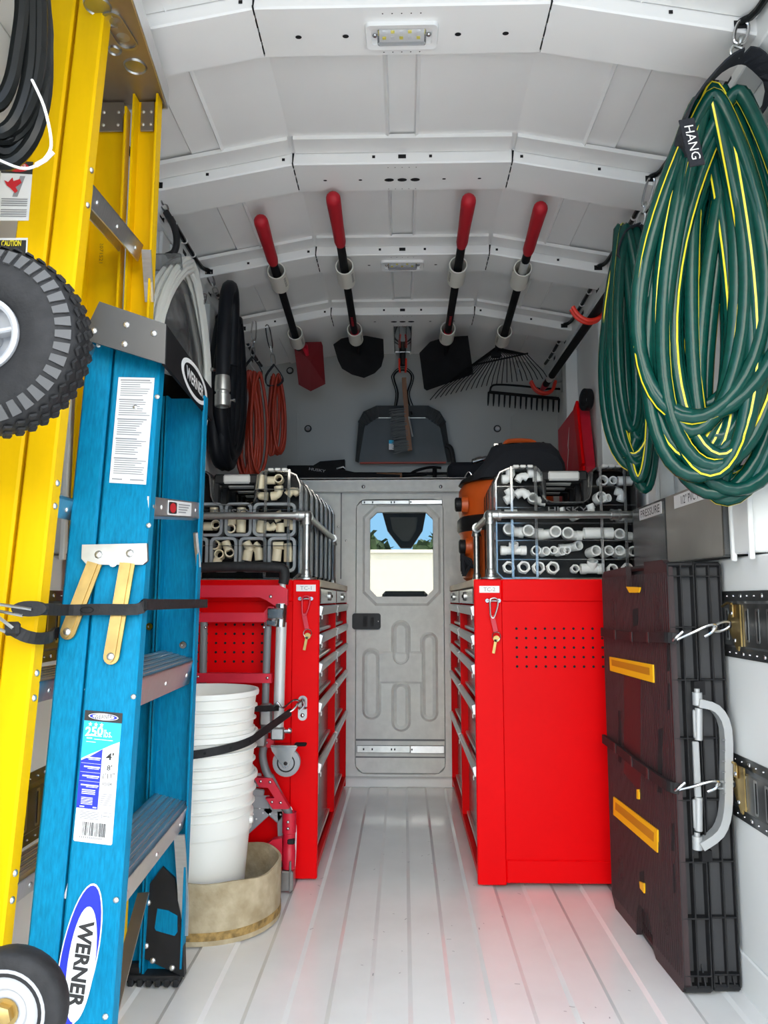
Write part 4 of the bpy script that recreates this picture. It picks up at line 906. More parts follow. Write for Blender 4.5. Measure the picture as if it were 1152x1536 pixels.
# ------------------------------------------------------------------ blue step ladder
def near(z): return V((-.448-.008*z, 1.2225+.1376*z, z))
def far(z): return V((-.497+.038*z, 1.838-.09*z, z))
def chan(m, f, off, w_, dep, inn, z0, z1, t_=.0045, c=.004):
    pr = [(c, 0), (w_-c, 0), (w_, c), (w_, dep), (w_-t_, dep), (w_-t_, t_), (t_, t_), (t_, dep), (0, dep), (0, c)]
    P_ = []
    for z in (z0, z1):
        o = f(z); P_ += [V((o.x-off-a, o.y+inn*b_, z)) for a, b_ in pr]
    k = len(pr); fs = [[i, (i+1) % k, k+(i+1) % k, k+i] for i in range(k)]+[[0, 1, 2, 3, 4, 5, 6, 7, 8, 9], [k+i for i in range(k)]]
    if inn < 0: fs = [f_[::-1] for f_ in fs]
    return m.add(P_, [f_[::-1] for f_ in fs])
T_ = thing('step_ladder', 'blue four-foot step ladder with black top cap, folded upright at left', 'ladder', (-.5, 1.54, 0))
m = MB(); chan(m, near, 0, .089, .030, 1, .03, 1.325); nr = obj('front_rail', m, BLUE, T_)
m = MB(); chan(m, near, .093, .050, .026, 1, .02, 1.345); nb = obj('rear_rail', m, BLUE, T_)
m = MB(); chan(m, far, 0, .089, .030, -1, .02, 1.31); fr_ = obj('front_rail', m, BLUE, T_)
m = MB(); chan(m, far, .093, .050, .026, -1, .02, 1.31); obj('rear_rail', m, BLUE, T_)
tl = math.radians(15)
BK = V((-math.cos(tl), 0, math.sin(tl))); DN = V((-math.sin(tl), 0, -math.cos(tl)))
def step(f0, f1, z, dep, drop, parent, bracket=True, mt=ALU, x0=.003, inset=.004):
    a = f0(z)+V((-x0, inset, 0)); b_ = f1(z)+V((-x0, -inset, 0)); m = MB()
    def slab(p, u, v, t3): m.prism([(0, 0), (1, 0), (1, 1), (0, 1)], p, u, v, t3)
    L = b_-a
    slab(a, L, BK*dep, DN*.004)
    slab(a, L, DN*drop, BK*.004); slab(a+BK*(dep-.004), L, DN*drop*.7, BK*.004)
    s_ = obj('step', m, mt, parent)
    m = MB()
    for k in range(5): slab(a+BK*(.010+k*dep*.19), L, BK*dep*.06, -DN*.0018)
    obj('tread_rib', m, mt, s_)
    m = MB()
    for k in range(4): slab(a+BK*(.010+dep*.10+k*dep*.19)-DN*.0006, L, BK*dep*.035, -DN*.0004)
    stuff(obj('tread_groove', m, GREYP, s_))
    for q in (.12, .5, .88): m = MB(); m.rivet(a+L*q+DN*drop*.55, (1, 0, -.2), .005, .003); obj('rivet', m, mt, s_)
    return s_
step(near, far, .715, .080, .056, T_); step(near, far, .392, .084, .056, T_)
# slim upper brace with safety sticker
m = MB(); a, b_ = near(1.0), far(1.035); a += V((-.002, .004, .0)); b_ += V((-.002, -.004, 0)); L = b_-a
m.prism([(0, 0), (1, 0), (1, 1), (0, 1)], a, L, V((0, 0, .036)), V((-.003, 0, 0))); m.prism([(0, 0), (1, 0), (1, 1), (0, 1)], a, L, V((-.02, 0, -.004)), V((0, 0, .003))); ub = obj('upper_brace', m, ALU, T_)
q0 = a+L*.30+V((.0006, 0, .004)); m = MB(); m.prism([(0, 0), (1, 0), (1, 1), (0, 1)], q0, L*.44, V((0, 0, .029)), V((.0006, 0, 0))); st = obj('sticker', m, WSTICK, ub)
m = MB(); m.prism(rrect(.02, .34, .1, .9, .08), q0+V((.0007, 0, 0)), L*.44, V((0, 0, .029)), V((.0004, 0, 0))); m.lathe([(.001, 0), (.0001, .0002)], q0, (1, 0, 0), 6); obj('sticker_panel', m, INK, ub)
m = MB(); m.prism(ell(.18, .5, .12, .34, 16), q0+V((.0012, 0, 0)), L*.44, V((0, 0, .029)), V((.0004, 0, 0))); obj('sticker_badge', m, RINK, ub)
m = MB()
for k in range(4): m.prism([(.42, .74-.18*k), (.92-.06*k, .74-.18*k), (.92-.06*k, .82-.18*k), (.42, .82-.18*k)], q0+V((.0007, 0, 0)), L*.44, V((0, 0, .029)), V((.0004, 0, 0)))
stuff(obj('print_line', m, GINK, ub))
for q in (.06, .2, .84): m = MB(); m.rivet(a+L*q+V((0, 0, .018)), (1, 0, 0), .005, .003); obj('rivet', m, ALU, ub)
m = MB(); c = far(1.0)+V((-.006, -.012, 0)); m.tube(spline([c+V((0, -.03, .0)), c+V((0, -.018, -.03)), c+V((0, -.006, -.05)), c+V((0, .004, -.075))], 3), .006, 6); obj('gusset', m, ALU, ub)
# top cap
GCAP = mat('grey_black_cap', (.055, .056, .058), .32, .5)
m = MB(); P_ = [at(px, py, 1.355) for px, py in ((131, 492), (150, 453), (250, 487), (248, 547), (131, 511))]
m.prism([(p.x, p.z) for p in P_], (0, 1.352, 0), (1, 0, 0), (0, 0, 1), (0, .006, 0)); cp = obj('top_cap', m, GCAP, T_)
f0, f1 = P_[2], P_[3]; g0 = V((-.458, 1.80, f0.z)); g1 = V((-.457, 1.80, f1.z)); bk = P_[1]
m = MB(); m.add([f0, g0, g1, f1]+[p+V((-.006, 0, 0)) for p in (f0, g0, g1, f1)], [[0, 3, 2, 1], [4, 5, 6, 7], [0, 1, 5, 4], [1, 2, 6, 5], [2, 3, 7, 6], [3, 0, 4, 7]]); cf = obj('cap_front', m, BLKMET, cp)
h0 = bk+V((0, .45, 0)); m = MB(); m.add([f0, g0, h0, bk]+[p+V((0, 0, -.006)) for p in (f0, g0, h0, bk)], [[0, 1, 2, 3], [4, 7, 6, 5], [0, 4, 5, 1], [1, 5, 6, 2], [2, 6, 7, 3], [3, 7, 4, 0]]); m.prism([(p.x-.027, p.z) for p in P_], (0, 1.795, 0), (1, 0, 0), (0, 0, 1), (0, .006, 0)); obj('cap_top', m, BLKMET, cp)
for px, py in ((141, 496), (190, 487), (231, 500), (187, 516)): m = MB(); m.rivet(at(px, py, 1.352), (0, -1, 0), .0065, .004); obj('rivet', m, ALU, cp)
u_ = (g0-f0).normalized(); cc = f0+(g0-f0)*.555; cc.z = (f0.z+f1.z)/2; nx = V((1, 0, 0))
m = MB(); m.ring(ell(0, 0, .128, .037, 32), ell(0, 0, .108, .029, 32), cc+nx*.0006, u_, (0, 0, 1), nx*.0008); obj('oval_logo', m, WSTICK, cp)
text('WERNER', cc+nx*.0008, u_, (0, 0, 1), .026, WSTICK, cp, 'lettering', width=.170, bold=.02, n=nx)
def web(px, py, e=.0008, f=near):                            # point of the near web plane
    d = ray(px, py); k = .1376; t_ = (1.2225+k*H-e)/(d.y-k*d.z); return V((0, 0, H))+d*t_
NW = V((0, -1, .1376)).normalized()
def wquad(nm, c, mt, parent, e, th=.0006):                    # flat sticker from four picture corners on the web
    P_ = [web(*q, e) for q in c]; m = MB(); m.add(P_+[p+NW*th for p in P_], [list(range(len(c)))]+[[len(c)+i for i in range(len(c))]]+[[i, (i+1) % len(c), len(c)+(i+1) % len(c), len(c)+i] for i in range(len(c))]); return obj(nm, m, mt, parent)
def quadmap(TL, TR, BR, BL):
    def f(s, t_): a = (TL[0]+(TR[0]-TL[0])*s, TL[1]+(TR[1]-TL[1])*s); b_ = (BL[0]+(BR[0]-BL[0])*s, BL[1]+(BR[1]-BL[1])*s); return (a[0]+(b_[0]-a[0])*t_, a[1]+(b_[1]-a[1])*t_)
    return f
def lines(f, parent, e, mt, rows):
    m = MB()
    for s0, s1, t0, t1 in rows:
        P_ = [web(*f(*q), e) for q in ((s0, t0), (s1, t0), (s1, t1), (s0, t1))]; m.add(P_, [[0, 1, 2, 3]])
    return stuff(obj('print_line', m, mt, parent))
# instruction sticker
f = quadmap((178, 566), (232, 567), (219, 727), (164, 724))
s1_ = wquad('instruction_sticker', [f(0, 0), f(1, 0), f(1, 1), f(0, 1)], WSTICK, nr, .0006)
r_ = random.Random(2); rows = []
for k in range(44):
    t0 = .02+k*.0205
    if k % 9 == 8: continue
    rows.append((.08, r_.uniform(.6, .95), t0, t0+.009)) if k % 9 else rows.append((.06, r_.uniform(.5, .9), t0-.002, t0+.011))
rows += [(.06, .34, .955, .968), (.55, .93, .955, .968)]
lines(f, s1_, .0016, GINK, rows)
# spreader bracket and its two arms
wz = web(172, 832).z
m = MB(); P_ = [web(*q, .010) for q in ((123, 817), (220, 815), (221, 841), (214, 847), (130, 847), (122, 838))]; m.add(P_+[p+V((0, .009, 0)) for p in P_], [[0, 1, 2, 3, 4, 5][::-1], [6, 7, 8, 9, 10, 11]]+[[i, (i+1) % 6, 6+(i+1) % 6, 6+i] for i in range(6)]); spb = obj('spreader_bracket', m, STEEL, T_)
for q in ((148, 832), (195, 830)): m = MB(); m.rivet(web(*q, .010), NW, .0075, .005); obj('rivet', m, ALU, spb)
m = MB(); m.prism(ell(0, 0, .008, .009, 12), web(170, 843, .0106), (1, 0, 0), (0, .1364, .99), NW*.001); obj('notch', m, ALU, spb)
for (pa, pb), mt in ((((143, 845), (103, 948)), ZINC), (((192, 845), (168, 985)), ZINC)):
    a, b_ = web(*pa, .006), web(*pb, .006); d = (b_-a).normalized(); sd = d.cross(NW).normalized(); m = MB(); L = (b_-a).length; r = .0135
    pl_ = [(-r, 0), (r, 0)]+[(r*math.cos(PI*k/8), L+r*math.sin(PI*k/8)) for k in range(9)]
    m.prism(pl_, a, sd, d, NW*.004); m.prism([(p*.5, q*.98 if q > 0 else 0) for p, q in pl_], a+NW*.004, sd, d, NW*.0025); ar = obj('spreader_arm', m, mt, T_)
    m = MB(); m.rivet(b_+NW*.0065, NW, .0070, .004); obj('rivet', m, ALU, ar)
for q in ((203, 611), (148, 518), (223, 788), (200, 1045), (174, 1350), (236, 595), (158, 1525)): m = MB(); m.rivet(web(*q), NW, .005, .003); obj('rivet', m, ALU, nr)
# specification label
f = quadmap((128, 1065), (184, 1070), (168, 1268), (110, 1261)); WD = V((1, 0, 0)); WU = V((0, .1364, .9906))
s2_ = wquad('spec_label', [f(.02, 0), f(.98, 0), f(1, .99), f(.97, 1), f(.03, 1), f(0, .99)], WSTICK, nr, .0006)
wquad('header_band', [f(0, 0), f(1, 0), f(1, .078), f(0, .078)], INK, s2_, .0014)
wquad('header_oval', [f(.5+.40*math.cos(a), .040+.026*math.sin(a)) for a in [2*PI*k/20 for k in range(20)]], WSTICK, s2_, .0022)
wquad('header_oval_blue', [f(.5+.37*math.cos(a), .040+.022*math.sin(a)) for a in [2*PI*k/20 for k in range(20)]], BINK, s2_, .0028)
wquad('header_oval_core', [f(.5+.29*math.cos(a), .040+.020*math.sin(a)) for a in [2*PI*k/20 for k in range(20)]], WSTICK, s2_, .0034)
text('WERNER', web(*f(.5, .040), .0042), WD, WU, .0065, INK, s2_, 'lettering', width=.030, n=NW)
wquad('cyan_field', [f(0, .078), f(1, .078), f(1, .215), f(.78, .245), f(.5, .29), f(.2, .335), f(0, .37)], CYAN, s2_, .0014)
wquad('blue_field', [f(0, .385), f(.25, .345), f(.55, .285), f(.55, .745), f(0, .745)], BINK, s2_, .0014)
text('250', web(*f(.29, .155), .0022), WD, WU, .0155, WSTICK, s2_, 'lettering', width=.030, bold=.03, n=NW)
text('lbs.', web(*f(.66, .163), .0022), WD, WU, .0125, WSTICK, s2_, 'lettering', width=.014, n=NW)
for k in range(3): wquad('star', [f(.17+.15*k+(.058 if i % 2 == 0 else .024)*math.sin(2*PI*i/10), .103-(.018 if i % 2 == 0 else .0075)*math.cos(2*PI*i/10)) for i in range(10)], WSTICK, s2_, .0022)
for s_, x, y, hgt, wd_, b_ in (("4'", .76, .335, .0115, .013, .02), ("8'", .77, .420, .0085, .0085, .01), ('1\'11"', .77, .482, .0085, .019, .0), ('FS104', .75, .545, .0055, .015, 0)):
    text(s_, web(*f(x, y), .0016), WD, WU, hgt, INK, s2_, 'lettering', width=wd_, bold=b_, n=NW)
lines(f, s2_, .0022, WSTICK, [(.1, .5, .187, .192), (.1, .25, .205, .213), (.3, .8, .212, .216), (.1, .35, .235, .239)]+[(.12-.02*k, .52, .352+.07*k, .362+.07*k) for k in range(4)]+[(.2, .5, .368+.07*k, .372+.07*k) for k in range(4)]+[(.02, .54, .40+.068*k, .402+.068*k) for k in range(3)]+[(.1, .45, .60+.014*k, .607+.014*k) for k in range(3)]+[(.1, .4, .66+.012*k, .665+.012*k) for k in range(5)]+[(.08, .2, .728, .736), (.42, .52, .728, .736)])
lines(f, s2_, .0016, GINK, [(.56, .95, .397+.06*k, .399+.06*k) for k in range(3)]+[(.6, .9, .62+.016*k, .626+.016*k) for k in range(6)]+[(.1, .6, .765+.013*k, .771+.013*k) for k in range(5)]+[(.66, .92, .76, .766), (.66, .92, .775, .779), (.66, .92, .80, .804), (.66, .68, .775, .80), (.90, .92, .775, .80), (.7, .88, .785, .793)]+[(.14+.05*k, .17+.05*k, .955, .972) for k in range(12)])
r_ = random.Random(9); x = .2; rows = []
while x < .8: wd_ = r_.choice((.008, .014, .022)); rows.append((x, x+wd_, .845, .95)); x += wd_+r_.choice((.008, .012, .018))
lines(f, s2_, .0016, INK, rows)
# long oval maker's badge
a, b_ = web(141, 1325), web(96, 1546); cc = (a+b_)/2; dv = (a-b_).normalized(); L = (a-b_).length/2; uv = NW.cross(dv).normalized(); uv = uv if uv.x > 0 else -uv
m = MB(); m.prism(ell(0, 0, .0295, L, 36), cc, uv, dv, NW*.0006); bd = obj('oval_badge', m, WSTICK, nr)
m = MB(); m.prism(ell(0, 0, .0275, L-.003, 36), cc+NW*.0007, uv, dv, NW*.0005); obj('badge_blue', m, BINK, bd)
a, b_ = web(132, 1359), web(107, 1533); c2 = (a+b_)/2+uv*.003; d2 = (a-b_).normalized(); L2 = (a-b_).length/2
m = MB(); m.prism(ell(0, 0, .0215, L2, 36), c2+NW*.0013, uv, d2, NW*.0005); obj('badge_core', m, WSTICK, bd)
text('WERNER', c2+NW*.0020, -d2, uv, .024, INK, bd, 'lettering', width=L2*1.50, bold=.035, n=NW)
text('®', c2-d2*L2*.86+NW*.0020, WD, WU, .0045, GINK, bd, 'lettering', n=NW)
# far foot: black boot with window, braces
m = MB(); yf = 1.805
P_ = [at(px, py, yf) for px, py in ((223, 1328), (244, 1300), (262, 1318), (274, 1400), (276, 1466), (212, 1436), (214, 1400))]; m.prism([(p.x, max(.012, p.z)) for p in P_], (0, yf, 0), (1, 0, 0), (0, 0, 1), (0, .02, 0)); ft = obj('foot', m, BLACK, T_)
P_ = [at(px, py, yf-.002) for px, py in ((236, 1363), (252, 1366), (266, 1374), (266, 1398), (262, 1404), (234, 1396), (232, 1392))]; m = MB(); m.prism([(p.x, p.z) for p in P_], (0, yf-.002, 0), (1, 0, 0), (0, 0, 1), (0, .003, 0)); obj('rail_window', m, BLUE, ft)
for q in ((222, 1354), (219, 1419), (229, 1441), (258, 1452)): m = MB(); m.rivet(at(*q, yf), (0, -1, 0), .007, .004); obj('rivet', m, ALU, ft)
m = MB()
for k in range(6): m.bx(-.612+.02*k, -.600+.02*k, yf-.012, yf+.03, .0, .016, .002)
m.bx(-.615, -.497, yf-.008, yf+.03, .010, .022, .002); obj('tread_pad', m, RUBBER, ft)
m = MB(); P_ = [far(.335)+V((-.012, -.05, 0)), far(.25)+V((-.010, -.026, 0)), far(.17)+V((-.006, -.014, 0)), far(.10)+V((-.005, -.012, 0))]; band(m, spline(P_, 4), .024, .004, (1, 0, 0)); obj('knee_brace', m, ALU, T_)
m = MB(); a = at(215, 1340, 1.62); b_ = at(163, 1535, 1.28); band(m, [a, (a+b_)/2, b_], .022, .004, (1, 0, 0)); obj('knee_brace', m, ALUBR, T_)
m = MB(); a = near(0); m.bx(a.x-.10, a.x+.004, a.y-.006, a.y+.04, .0, .06, .006); obj('foot', m, BLACK, T_)
for fn, sg in ((near, 1), (far, -1)):
    a = fn(0); m = MB(); m.bx(a.x-.145, a.x-.09, a.y-.004, a.y+sg*.03, .0, .04, .006); obj('foot', m, BLACK, T_)
for q in ((222, 940), (272, 968)):
    p = at(*q, 1.75); m = MB(); m.lathe([(.009, 0), (.008, .003), (.003, .003), (.003, .001)], (p.x, far(p.z).y-.006, p.z), (0, -1, 0), 12); obj('rivet', m, CHROME, fr_)

# ------------------------------------------------------------------ yellow step ladder behind it
def yn(z): return V((-.632+.034*z, 1.222+.055*z, z))
def yfar(z): return V((-.625+.036*z, 1.76-.085*z, z))
Y_ = thing('step_ladder', 'tall yellow step ladder with metal top, standing behind the blue one', 'ladder', (-.62, 1.45, 0))
m = MB(); chan(m, yn, 0, .052, .034, 1, .02, 2.03); y1_ = obj('front_rail', m, YEL, Y_)
m = MB(); chan(m, yn, .058, .060, .03, 1, .02, 2.0); y2_ = obj('rear_rail', m, YEL, Y_)
m = MB(); chan(m, yfar, -.02, .056, .034, -1, .02, 1.955); y3_ = obj('front_rail', m, YEL, Y_)
m = MB(); chan(m, yfar, .050, .085, .03, -1, .02, 1.93); y4_ = obj('rear_rail', m, YEL, Y_)
for z in (1.62, 1.33, 1.03, .715, .40): step(yn, yfar, z, .05, .038, Y_, x0=-.001, inset=.032, mt=ALU)
for z in (1.65, 1.58, 1.36, 1.30, 1.06, 1.02, .74, .70, .43, .39): p = yn(z)+V((.0005, .016, -.01)); m = MB(); m.rivet(p, (1, 0, 0), .006, .004); obj('rivet', m, ALU, y1_)
m = MB(); a = yfar(1.50)+V((.016, -.02, 0)); band(m, [yfar(1.60)+V((.016, -.055, 0)), a+V((0, -.012, .04)), a], .02, .004, (1, 0, 0)); obj('knee_brace', m, ALU, Y_)
m = MB(); z0 = 1.958; P_ = [(-.494, 1.27), (-.526, 1.60), (-.74, 1.60), (-.74, 1.37), (-.553, 1.37), (-.553, 1.27)]
m.prism(P_, (0, 0, z0), (1, 0, 0), (0, 1, 0), (0, 0, .004)); yc = obj('top_cap', m, ALUBR, Y_)
m = MB(); m.bar((-.494, 1.27, z0+.012), (-.526, 1.60, z0+.012), .004, .05, .001); m.bar((-.526, 1.602, z0+.012), (-.74, 1.602, z0+.012), .004, .05, .001); obj('cap_lip', m, ALU, yc)
for px, py, rx in ((203, 99, .020), (146, 8, .022), (172, 75, .010)):
    p = atx(px, py, -.56); d = ray(px, py); p = V((0, 0, H))+d*((z0-H)/d.z); m = MB(); m.lathe([(rx+.004, 0), (rx+.002, -.004), (rx, -.0008), (1e-4, -.0012)], p, (0, 0, 1), 24, cap=False); obj('round_dimple', m, STEEL, yc)
d = ray(180, 46); p = V((0, 0, H))+d*((z0-H)/d.z); m = MB(); m.ring([(a*1.12, b_*1.12) for a, b_ in rrect(-.018, .018, -.045, .045, .016)], rrect(-.018, .018, -.045, .045, .016), (p.x, p.y, z0-.004), (1, -.1, 0), (.1, 1, 0), (0, 0, .004)); m.lathe([(.012, 0), (1e-4, -.003)], (p.x, p.y-.022, z0), (0, 0, 1), 16, cap=False); m.lathe([(.013, 0), (1e-4, -.003)], (p.x, p.y+.018, z0), (0, 0, 1), 16, cap=False); obj('oval_dimple', m, STEEL, yc)
for f_, o_, w_ in ((yfar, -.004, .03), (yfar, .065, .055)):
    p = f_(1.93); m = MB(); m.bx(p.x-o_-w_, p.x-o_, p.y-.0085, p.y-.0045, 1.885, 1.955, .001); bt = obj('cap_bracket', m, ALUBR, yc)
    for a in (.2, .8):
        for z in (1.90, 1.93): m = MB(); m.rivet((p.x-o_-w_*a, p.y-.0085, z), (0, -1, 0), .004, .003); obj('rivet', m, ALU, bt)
# ladder stickers on the rear rail web
def ywq(nm, c, mt, parent, e, w_=None):
    P_ = []
    for q in c: d = ray(*q); t_ = (1.222+.055*H-e)/(d.y-.055*d.z); P_.append(V((0, 0, H))+d*t_)
    m = MB(); k = len(P_); m.add(P_+[p+V((0, -.0005, 0)) for p in P_], [list(range(k)), [k+i for i in range(k)][::-1]]); return obj(nm, m, mt, parent), P_
f = quadmap((3, 240), (50, 243), (43, 331), (-4, 331))
sd_, _ = ywq('danger_sticker', [f(0, 0), f(1, 0), f(1, 1), f(0, 1)], WSTICK, y2_, .0008)
ywq('black_header', [f(0, 0), f(1, 0), f(1, .21), f(0, .21)], INK, sd_, .0016)
ywq('red_oval', [f(.5+.38*math.cos(2*PI*k/20), .10+.085*math.sin(2*PI*k/20)) for k in range(20)], RINK, sd_, .0024)
o_, P_ = ywq('picture_ladder', [f(.62, .25), f(.78, .25), f(.58, .60), f(.42, .60)], GINK, sd_, .0016)
ywq('picture_figure', [f(.12, .33), f(.25, .36), f(.38, .28), f(.42, .34), f(.62, .30), f(.68, .36), f(.50, .44), f(.58, .50), f(.50, .54), f(.34, .46), f(.22, .42)], RINK, sd_, .0024)
d = ray(*f(.5, .10)); p = V((0, 0, H))+d*((1.222+.055*H-.003)/(d.y-.055*d.z)); text('DANGER', p, (1, 0, 0), (0, 0, 1), .009, WSTICK, sd_, 'lettering', width=.034, n=(0, -1, 0))
for k in range(9):
    if k == 4: continue
    ywq('print_line', [f(.08+.02*(k % 2), .63+.036*k), f(.92, .63+.036*k), f(.90, .647+.036*k), f(.08, .647+.036*k)], GINK, sd_, .0016)
f = quadmap((-8, 357), (42, 357), (40, 395), (-8, 395)); sc_, _ = ywq('caution_sticker', [f(0, 0), f(1, 0), f(1, 1), f(0, 1)], WSTICK, y2_, .0008)
ywq('black_panel', [f(.05, .09), f(.95, .09), f(.95, 1), f(.05, 1)], INK, sc_, .0016)
d = ray(17, 365); p = V((0, 0, H))+d*((1.222+.055*H-.003)/(d.y-.055*d.z)); text('CAUTION', p, (1, 0, 0), (0, 0, 1), .011, YINK, sc_, 'lettering', width=.036, bold=.02, n=(0, -1, 0))
d = ray(153, 378); p = V((0, 0, H))+d*(1.62/d.y); text('22071521', (p.x, yfar(p.z).y-.0055, p.z), (0, 0, -1), (1, 0, 0), .008, mat('embossed_print', (.25, .17, .002), .5), y4_, 'lettering', width=.055, n=(0, -1, 0))
# ------------------------------------------------------------------ hand truck at the left edge, black cable coil
t = thing('hand_truck', 'upright hand truck with a big pneumatic wheel and small caster at the left edge', 'hand truck', (-.64, .95, 0))
wc = V((-.574, 1.03, 1.208)); R_ = .131
m = MB(); m.lathe([(.052, -.030), (.060, -.036), (.082, -.038), (.098, -.037), (.110, -.034), (.123, -.027), (R_-.001, -.018), (R_, 0), (R_-.001, .018), (.123, .027), (.110, .034), (.082, .038), (.06, .036), (.052, .030)], wc, (0, -1, 0), 48, cap=False); ty = obj('tyre', m, RUBBER, t)
m = MB()
for k in range(40):
    a = 2*PI*k/40
    for side in (-1, 1):
        rd = lambda A_, r, y: wc+V((math.cos(A_)*r, y, math.sin(A_)*r))
        q = [rd(a-.045, .104, side*.0350), rd(a+.045, .104, side*.0350), rd(a+.055, .123, side*.0275), rd(a-.055, .123, side*.0275)]
        o_ = [p+V((0, side*.0028, 0))+(p-wc)*.01 for p in q]
        m.add(q+o_, [[4, 5, 6, 7]]+[[i, (i+1) % 4, 4+(i+1) % 4, 4+i] for i in range(4)])
stuff(obj('side_lug', m, mat('worn_rubber', (.075, .075, .076), .55), ty))
m = MB()
for k in range(44):
    for j, y in enumerate((-.018, 0, .018)):
        a = 2*PI*(k+.5*(j % 2))/44; c = wc+V((math.cos(a)*(R_+.0005-abs(y)*.07), y, math.sin(a)*(R_+.0005-abs(y)*.07))); tg = V((-math.sin(a), 0, math.cos(a))); nn = V((math.cos(a), 0, math.sin(a)))
        yy = V((0, 1, 0)); b_ = [c-tg*.0078, c-yy*.0085, c+tg*.0078, c+yy*.0085]; m.add(b_+[c+(p-c)*.75+nn*.003 for p in b_], [[4, 5, 6, 7]]+[[i, (i+1) % 4, 4+(i+1) % 4, 4+i] for i in range(4)])
stuff(obj('tread_block', m, RUBBER, ty))
m = MB(); m.lathe([(.054, -.03), (.054, -.037), (.049, -.039), (.045, -.036), (.044, -.012), (.020, -.010), (.019, -.03), (.010, -.03), (.010, .03), (.045, .03), (.054, .03)], wc, (0, 1, 0), 36, cap=False); hb = obj('hub', m, GREYL, t)
hb.data.materials.clear(); HUBM = mat('light_grey_hub', (.42, .43, .45), .45); hb.data.materials.append(HUBM)
for k in range(5):
    a = 2*PI*k/5+.2; d = V((math.cos(a), 0, math.sin(a))); m = MB(); m.bar(wc+d*.018+V((0, -.024, 0)), wc+d*.046+V((0, -.024, 0)), .007, .020, .002, (0, 1, 0)); obj('spoke', m, HUBM, hb)
cc = at(14, 1512, 1.03); m = MB(); m.lathe([(.045, -.018), (.066, -.018), (.072, -.013), (.074, -.004), (.074, .004), (.072, .013), (.066, .018), (.045, .018)], cc, (0, -1, 0), 40, cap=False); ct = obj('caster_wheel', m, RUBBER, t)
m = MB(); m.lathe([(.001, .010), (.026, .010), (.030, .014), (.046, .012), (.050, .0185), (.054, .019), (.055, .014)], cc, (0, -1, 0), 36, cap=False); obj('caster_hub', m, HUBM, ct)
m = MB(); m.lathe([(.014, .010), (.014, .024), (.011, .026), (1e-4, .026)], cc, (0, -1, 0), 6, smooth=False); m.lathe([(.018, .012), (.018, .014), (.001, .0142)], cc, (0, -1, 0), 18, cap=False); obj('axle_nut', m, ZINC, ct)
m = MB(); m.bar(cc+V((-.005, .024, 0)), cc+V((-.10, .024, -.0)), .03, .004, .001, (0, 1, 0)); m.bar(cc+V((-.005, -.06, -.0)), cc+V((-.10, -.06, 0)), .001, .001); obj('caster_fork', m, STEEL, t)
for y in (.70, 1.0):
    m = MB(); m.tube(spline([V((-.690, y, .02)), V((-.690, y, .6)), V((-.690, y, 1.3)), V((-.690, y, 1.55)), V((-.670, y, 1.62))], 4), .013, 10); obj('frame_tube', m, ALU, t)
for z in (.25, cc.z, .75, 1.222, 1.5): m = MB(); m.cyl((-.690, .70, z), (-.690, 1.0, z), .010, n=8); obj('cross_tube', m, ALU, t)
m = MB(); m.cyl((wc.x, .66, wc.z), (wc.x, 1.03, wc.z), .008, n=10); m.bar((wc.x, .86, wc.z), (-.690, .86, wc.z), .02, .02); obj('axle', m, STEEL, t)
m = MB(); m.bx(-.705, -.60, .69, 1.01, .0, .012, .003); obj('toe_plate', m, ALU, t)

def carabiner(top, bot, lab, r=.0032, wd=.011, plane=(1, 0, 0)):
    top = V(top); bot = V(bot); d = (bot-top); L = d.length; d.normalize(); s_ = V(plane); s_ = (s_-d*s_.dot(d)).normalized(); h_ = L*.56
    t = thing('carabiner', lab, 'carabiner', top)
    def loop(o, L_, w_, ph=0):
        p = []
        for k in range(16):
            a = 2*PI*k/16; p.append(o+d*(L_/2-math.cos(a)*(L_/2))+s_*(math.copysign(abs(math.sin(a))**.55, math.sin(a))*w_))
        return p
    m = MB(); m.tube(loop(top, h_+.006, wd), r, 7, True); c_ = obj('snap_link', m, CHROME, t)
    s2 = s_; s_ = d.cross(s_)
    m = MB(); m.tube(loop(top+d*(h_-.006), L*.22, wd*.7), r*.9, 7, True); obj('swivel', m, STEEL, t)
    s_ = s2; m = MB(); m.tube(loop(top+d*(h_+L*.16), L-h_-L*.16, wd*.9), r*.9, 7, True); obj('ring', m, STEEL, t)
    return t
bm = lambda i, sg: V((sg*.694, bow_y(i)[0]-.004, bz(.69)+.018))
# black cable coil hung in front of the yellow ladder
c0 = V((-.625, 1.12, 0)); t = thing('cable_coil', 'coil of thick black cable with white tie hanging at the top left corner', 'cable', (c0.x, 1.12, 1.5))
r_ = random.Random(21); pts = []
for k in range(9):
    w_ = r_.uniform(.052, .074)-(k % 3)*.012; zb_ = 1.515+r_.uniform(0, .06)+.018*(k % 3); dy = r_.uniform(-.05, .05)
    for j in range(16):
        a = 2*PI*j/16; z = zb_+(1.96-zb_)*(1+math.cos(a))/2; q = (1-math.cos(a))/2
        pts.append(V((c0.x-.005+w_*math.sin(a)*(.6+.4*q)+r_.uniform(-.002, .002), 1.12+dy+.02*math.sin(a), z)))
m = MB(); m.tube(spline(pts, 3), .0115, 8); obj('cable_loop', m, CABLE, t)
m = MB(); m.tube(spline([at(48, 120, 1.06), at(66, 160, 1.05), at(76, 205, 1.05), at(74, 228, 1.05), at(55, 248, 1.05), at(30, 252, 1.06), at(-10, 236, 1.08)], 4), .0022, 5); m.tube([at(54, 248, 1.048), at(68, 240, 1.046), at(80, 228, 1.046)], .0035, 5); obj('cable_tie', m, PVC, t)
carabiner(V((c0.x, 1.035, 2.012)), V((c0.x, 1.09, 1.935)), 'steel carabiner above the black cable coil, top left')

